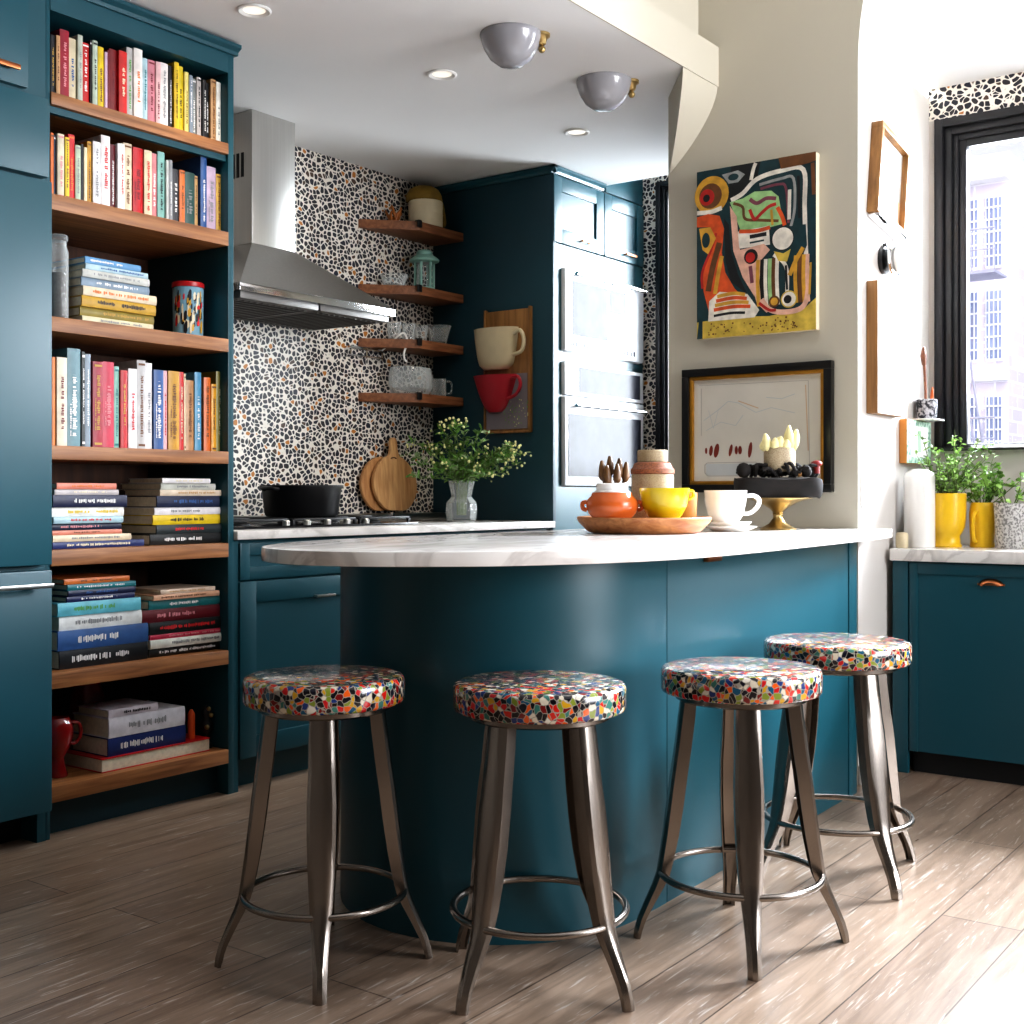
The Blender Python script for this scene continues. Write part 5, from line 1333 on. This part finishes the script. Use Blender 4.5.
b = B(); b.lathe(vx, vy, [(0,z),(.044,z),(.046,z+.006),(.044,z+.02),(.047,z+.07),(.049,z+.13),(.043,z+.165),(.040,z+.172),(.036,z+.165),(0,z+.155)], 36); obj('pot', b, M['yellow_glaze'], pl, smooth=50)
b = B(); b.tube([(vx-.044,vy+.010,z+.135),(vx-.066,vy+.014,z+.12),(vx-.070,vy+.015,z+.07),(vx-.060,vy+.014,z+.03),(vx-.042,vy+.01,z+.022)], .007, 8); obj('handle', b, M['yellow_glaze'], pl)
b = B(); sb = B()
for k in range(16):
    a = rn.uniform(0, 2*PI); lean = rn.uniform(.2, .8); r = .02
    sprig(b, sb, (vx+r*math.cos(a), vy+r*math.sin(a), z+.155), (lean*math.cos(a)*.8, lean*math.sin(a), 1), rn.uniform(.10, .22), .030, .022, 15, rn, (0,0,1))
obj('leaves', b, [M['leaf2'], M['leaf']], pl); obj('stems', sb, M['stem'], pl)
vx, vy = 4.865, 1.238
pl = thing('potted_seedling', 'sparse seedling in a grey speckled pot on the window ledge', 'potted plant', (vx, vy, ZR))
b = B(); b.lathe(vx, vy, [(0,z),(.048,z),(.050,z+.004),(.058,z+.165),(.059,z+.170),(.055,z+.170),(.053,z+.155),(0,z+.155)], 36); obj('pot', b, M['grey_speckle'], pl)
b = B(); b.lathe(vx, vy, [(0,z+.1552),(.052,z+.1552),(.05,z+.16),(0,z+.163)], 24); obj('soil', b, M['soil'], pl)
b = B(); sb = B()
for k in range(7):
    a = rn.uniform(0, 2*PI); sprig(b, sb, (vx+.02*math.cos(a), vy+.02*math.sin(a), z+.16), (.5*math.cos(a), .5*math.sin(a), 1), rn.uniform(.08, .2), .03, .022, 7, rn, (0,1))
obj('leaves', b, [M['leaf2'], M['leaf']], pl); obj('stems', sb, M['stem'], pl)

# ------------------------------------------------------------------ ceiling fittings
for k, (x, y, lab) in enumerate(((3.385, 2.50, 'grey white bowl ceiling light with brass fitting, nearer the hood'), (3.98, 2.497, 'grey white bowl ceiling light with brass fitting, nearer the beam corner'))):
    t = thing('ceiling_light', lab, 'ceiling light', (x, y, ZC), 'bowl ceiling lights')
    b = B(); b.lathe(x, y, [(.106,ZC-.0005),(.108,ZC-.006),(.104,ZC-.020),(.094,ZC-.050),(.072,ZC-.085),(.040,ZC-.108),(0,ZC-.116)], 40); obj('bowl_shade', b, M['dome'], t, smooth=60)
    b = B(); fx, fy = x+.060, y-.081
    b.lathe(fx, fy, [(0,ZC-.0005),(.034,ZC-.0005),(.034,ZC-.010),(.024,ZC-.016),(.020,ZC-.034),(.014,ZC-.040),(0,ZC-.041)], 28); b.ball((fx+.004, fy-.004, ZC-.052), .013); obj('brass_fitting', b, M['brass'], t, smooth=50)
for x, y, lab in ((2.72,3.05,'round recessed ceiling downlight nearest the bookcase top'),(3.553,2.946,'round recessed ceiling downlight beside the hood-side bowl light'),(4.472,2.944,'round recessed ceiling downlight in front of the oven tower')):
    t = thing('recessed_downlight', lab, 'downlight', (x, y, ZC), 'recessed downlights')
    b = B(); b.lathe(x, y, [(.055,ZC-.0005),(.056,ZC-.004),(.050,ZC-.007),(.038,ZC-.003),(.036,ZC-.0005)], 32); obj('trim_ring', b, M['plate'], t)
    b = B(); b.lathe(x, y, [(0,ZC-.0012),(.037,ZC-.0008)], 24); obj('lens', b, [M['lens'], M['chrome']], t)

# ------------------------------------------------------------------ light
def area(name, loc, target, sx, sy, power, rgb=(255,255,255)):
    l = bpy.data.lights.new(name, 'AREA'); l.shape = 'RECTANGLE'; l.size = sx; l.size_y = sy; l.energy = power; l.color = lin(rgb)
    o = bpy.data.objects.new(name, l); C.objects.link(o); o.location = loc
    o.rotation_euler = (Vector(target)-Vector(loc)).to_track_quat('-Z', 'Y').to_euler(); return o
area('bay_window_light', (5.9, .35, 2.1), (2.6, 1.3, .5), 1.3, 1.5, 230, (240,246,255))
area('bay_high_sky', (6.3, .15, 2.9), (3.15, 1.0, 0), .9, .9, 640, (236,244,255))
area('bay_sill_bounce', (5.5, .5, 1.5), (4.7, 1.2, 2.9), .5, .9, 26)
area('narrow_window_light', (6.7, 2.0, 2.2), (5.3, 3.3, 1.7), 1.4, 2.2, 430, (240,248,255))
area('rear_window_light', (3.7, -3.1, 1.9), (2.7, 2.2, 1.2), 2.2, 2.2, 240, (250,251,255))
up = area('upper_wall_fill', (3.6, -.6, 2.5), (4.6, 1.0, 3.3), .8, .8, 12, (255,252,248)); up.data.spread = 1.6  # added fill for the upper wall and bay top, no fitting hangs there
area('street_facade_fill', (7.2, .5, 5), (9.6, 3.2, 1.5), 3, 3, 240)  # added lamp that brightens the buildings outside, not a street lamp
for x, y, p in ((2.72, 3.05, 12), (3.553, 2.946, 22), (4.472, 2.944, 26)):     # fill spots added at the recessed downlight positions to brighten the kitchen
    fill_spot = bpy.data.lights.new('downlight', 'SPOT'); fill_spot.energy = p; fill_spot.spot_size = 2.6; fill_spot.spot_blend = .9; fill_spot.shadow_soft_size = .12; fill_spot.color = lin((255,244,228))
    so = bpy.data.objects.new('downlight', fill_spot); C.objects.link(so); so.location = (x, y, ZC-.02)
w = bpy.data.worlds.new('world'); bpy.context.scene.world = w; w.use_nodes = True
bg = w.node_tree.nodes['Background']; bg.inputs['Color'].default_value = (*lin((226,234,250)), 1); bg.inputs['Strength'].default_value = 1.0
vs = bpy.context.scene.view_settings
vs.view_transform = 'Standard'; vs.look = 'Medium High Contrast'; vs.exposure = 0.14; vs.gamma = 1.0
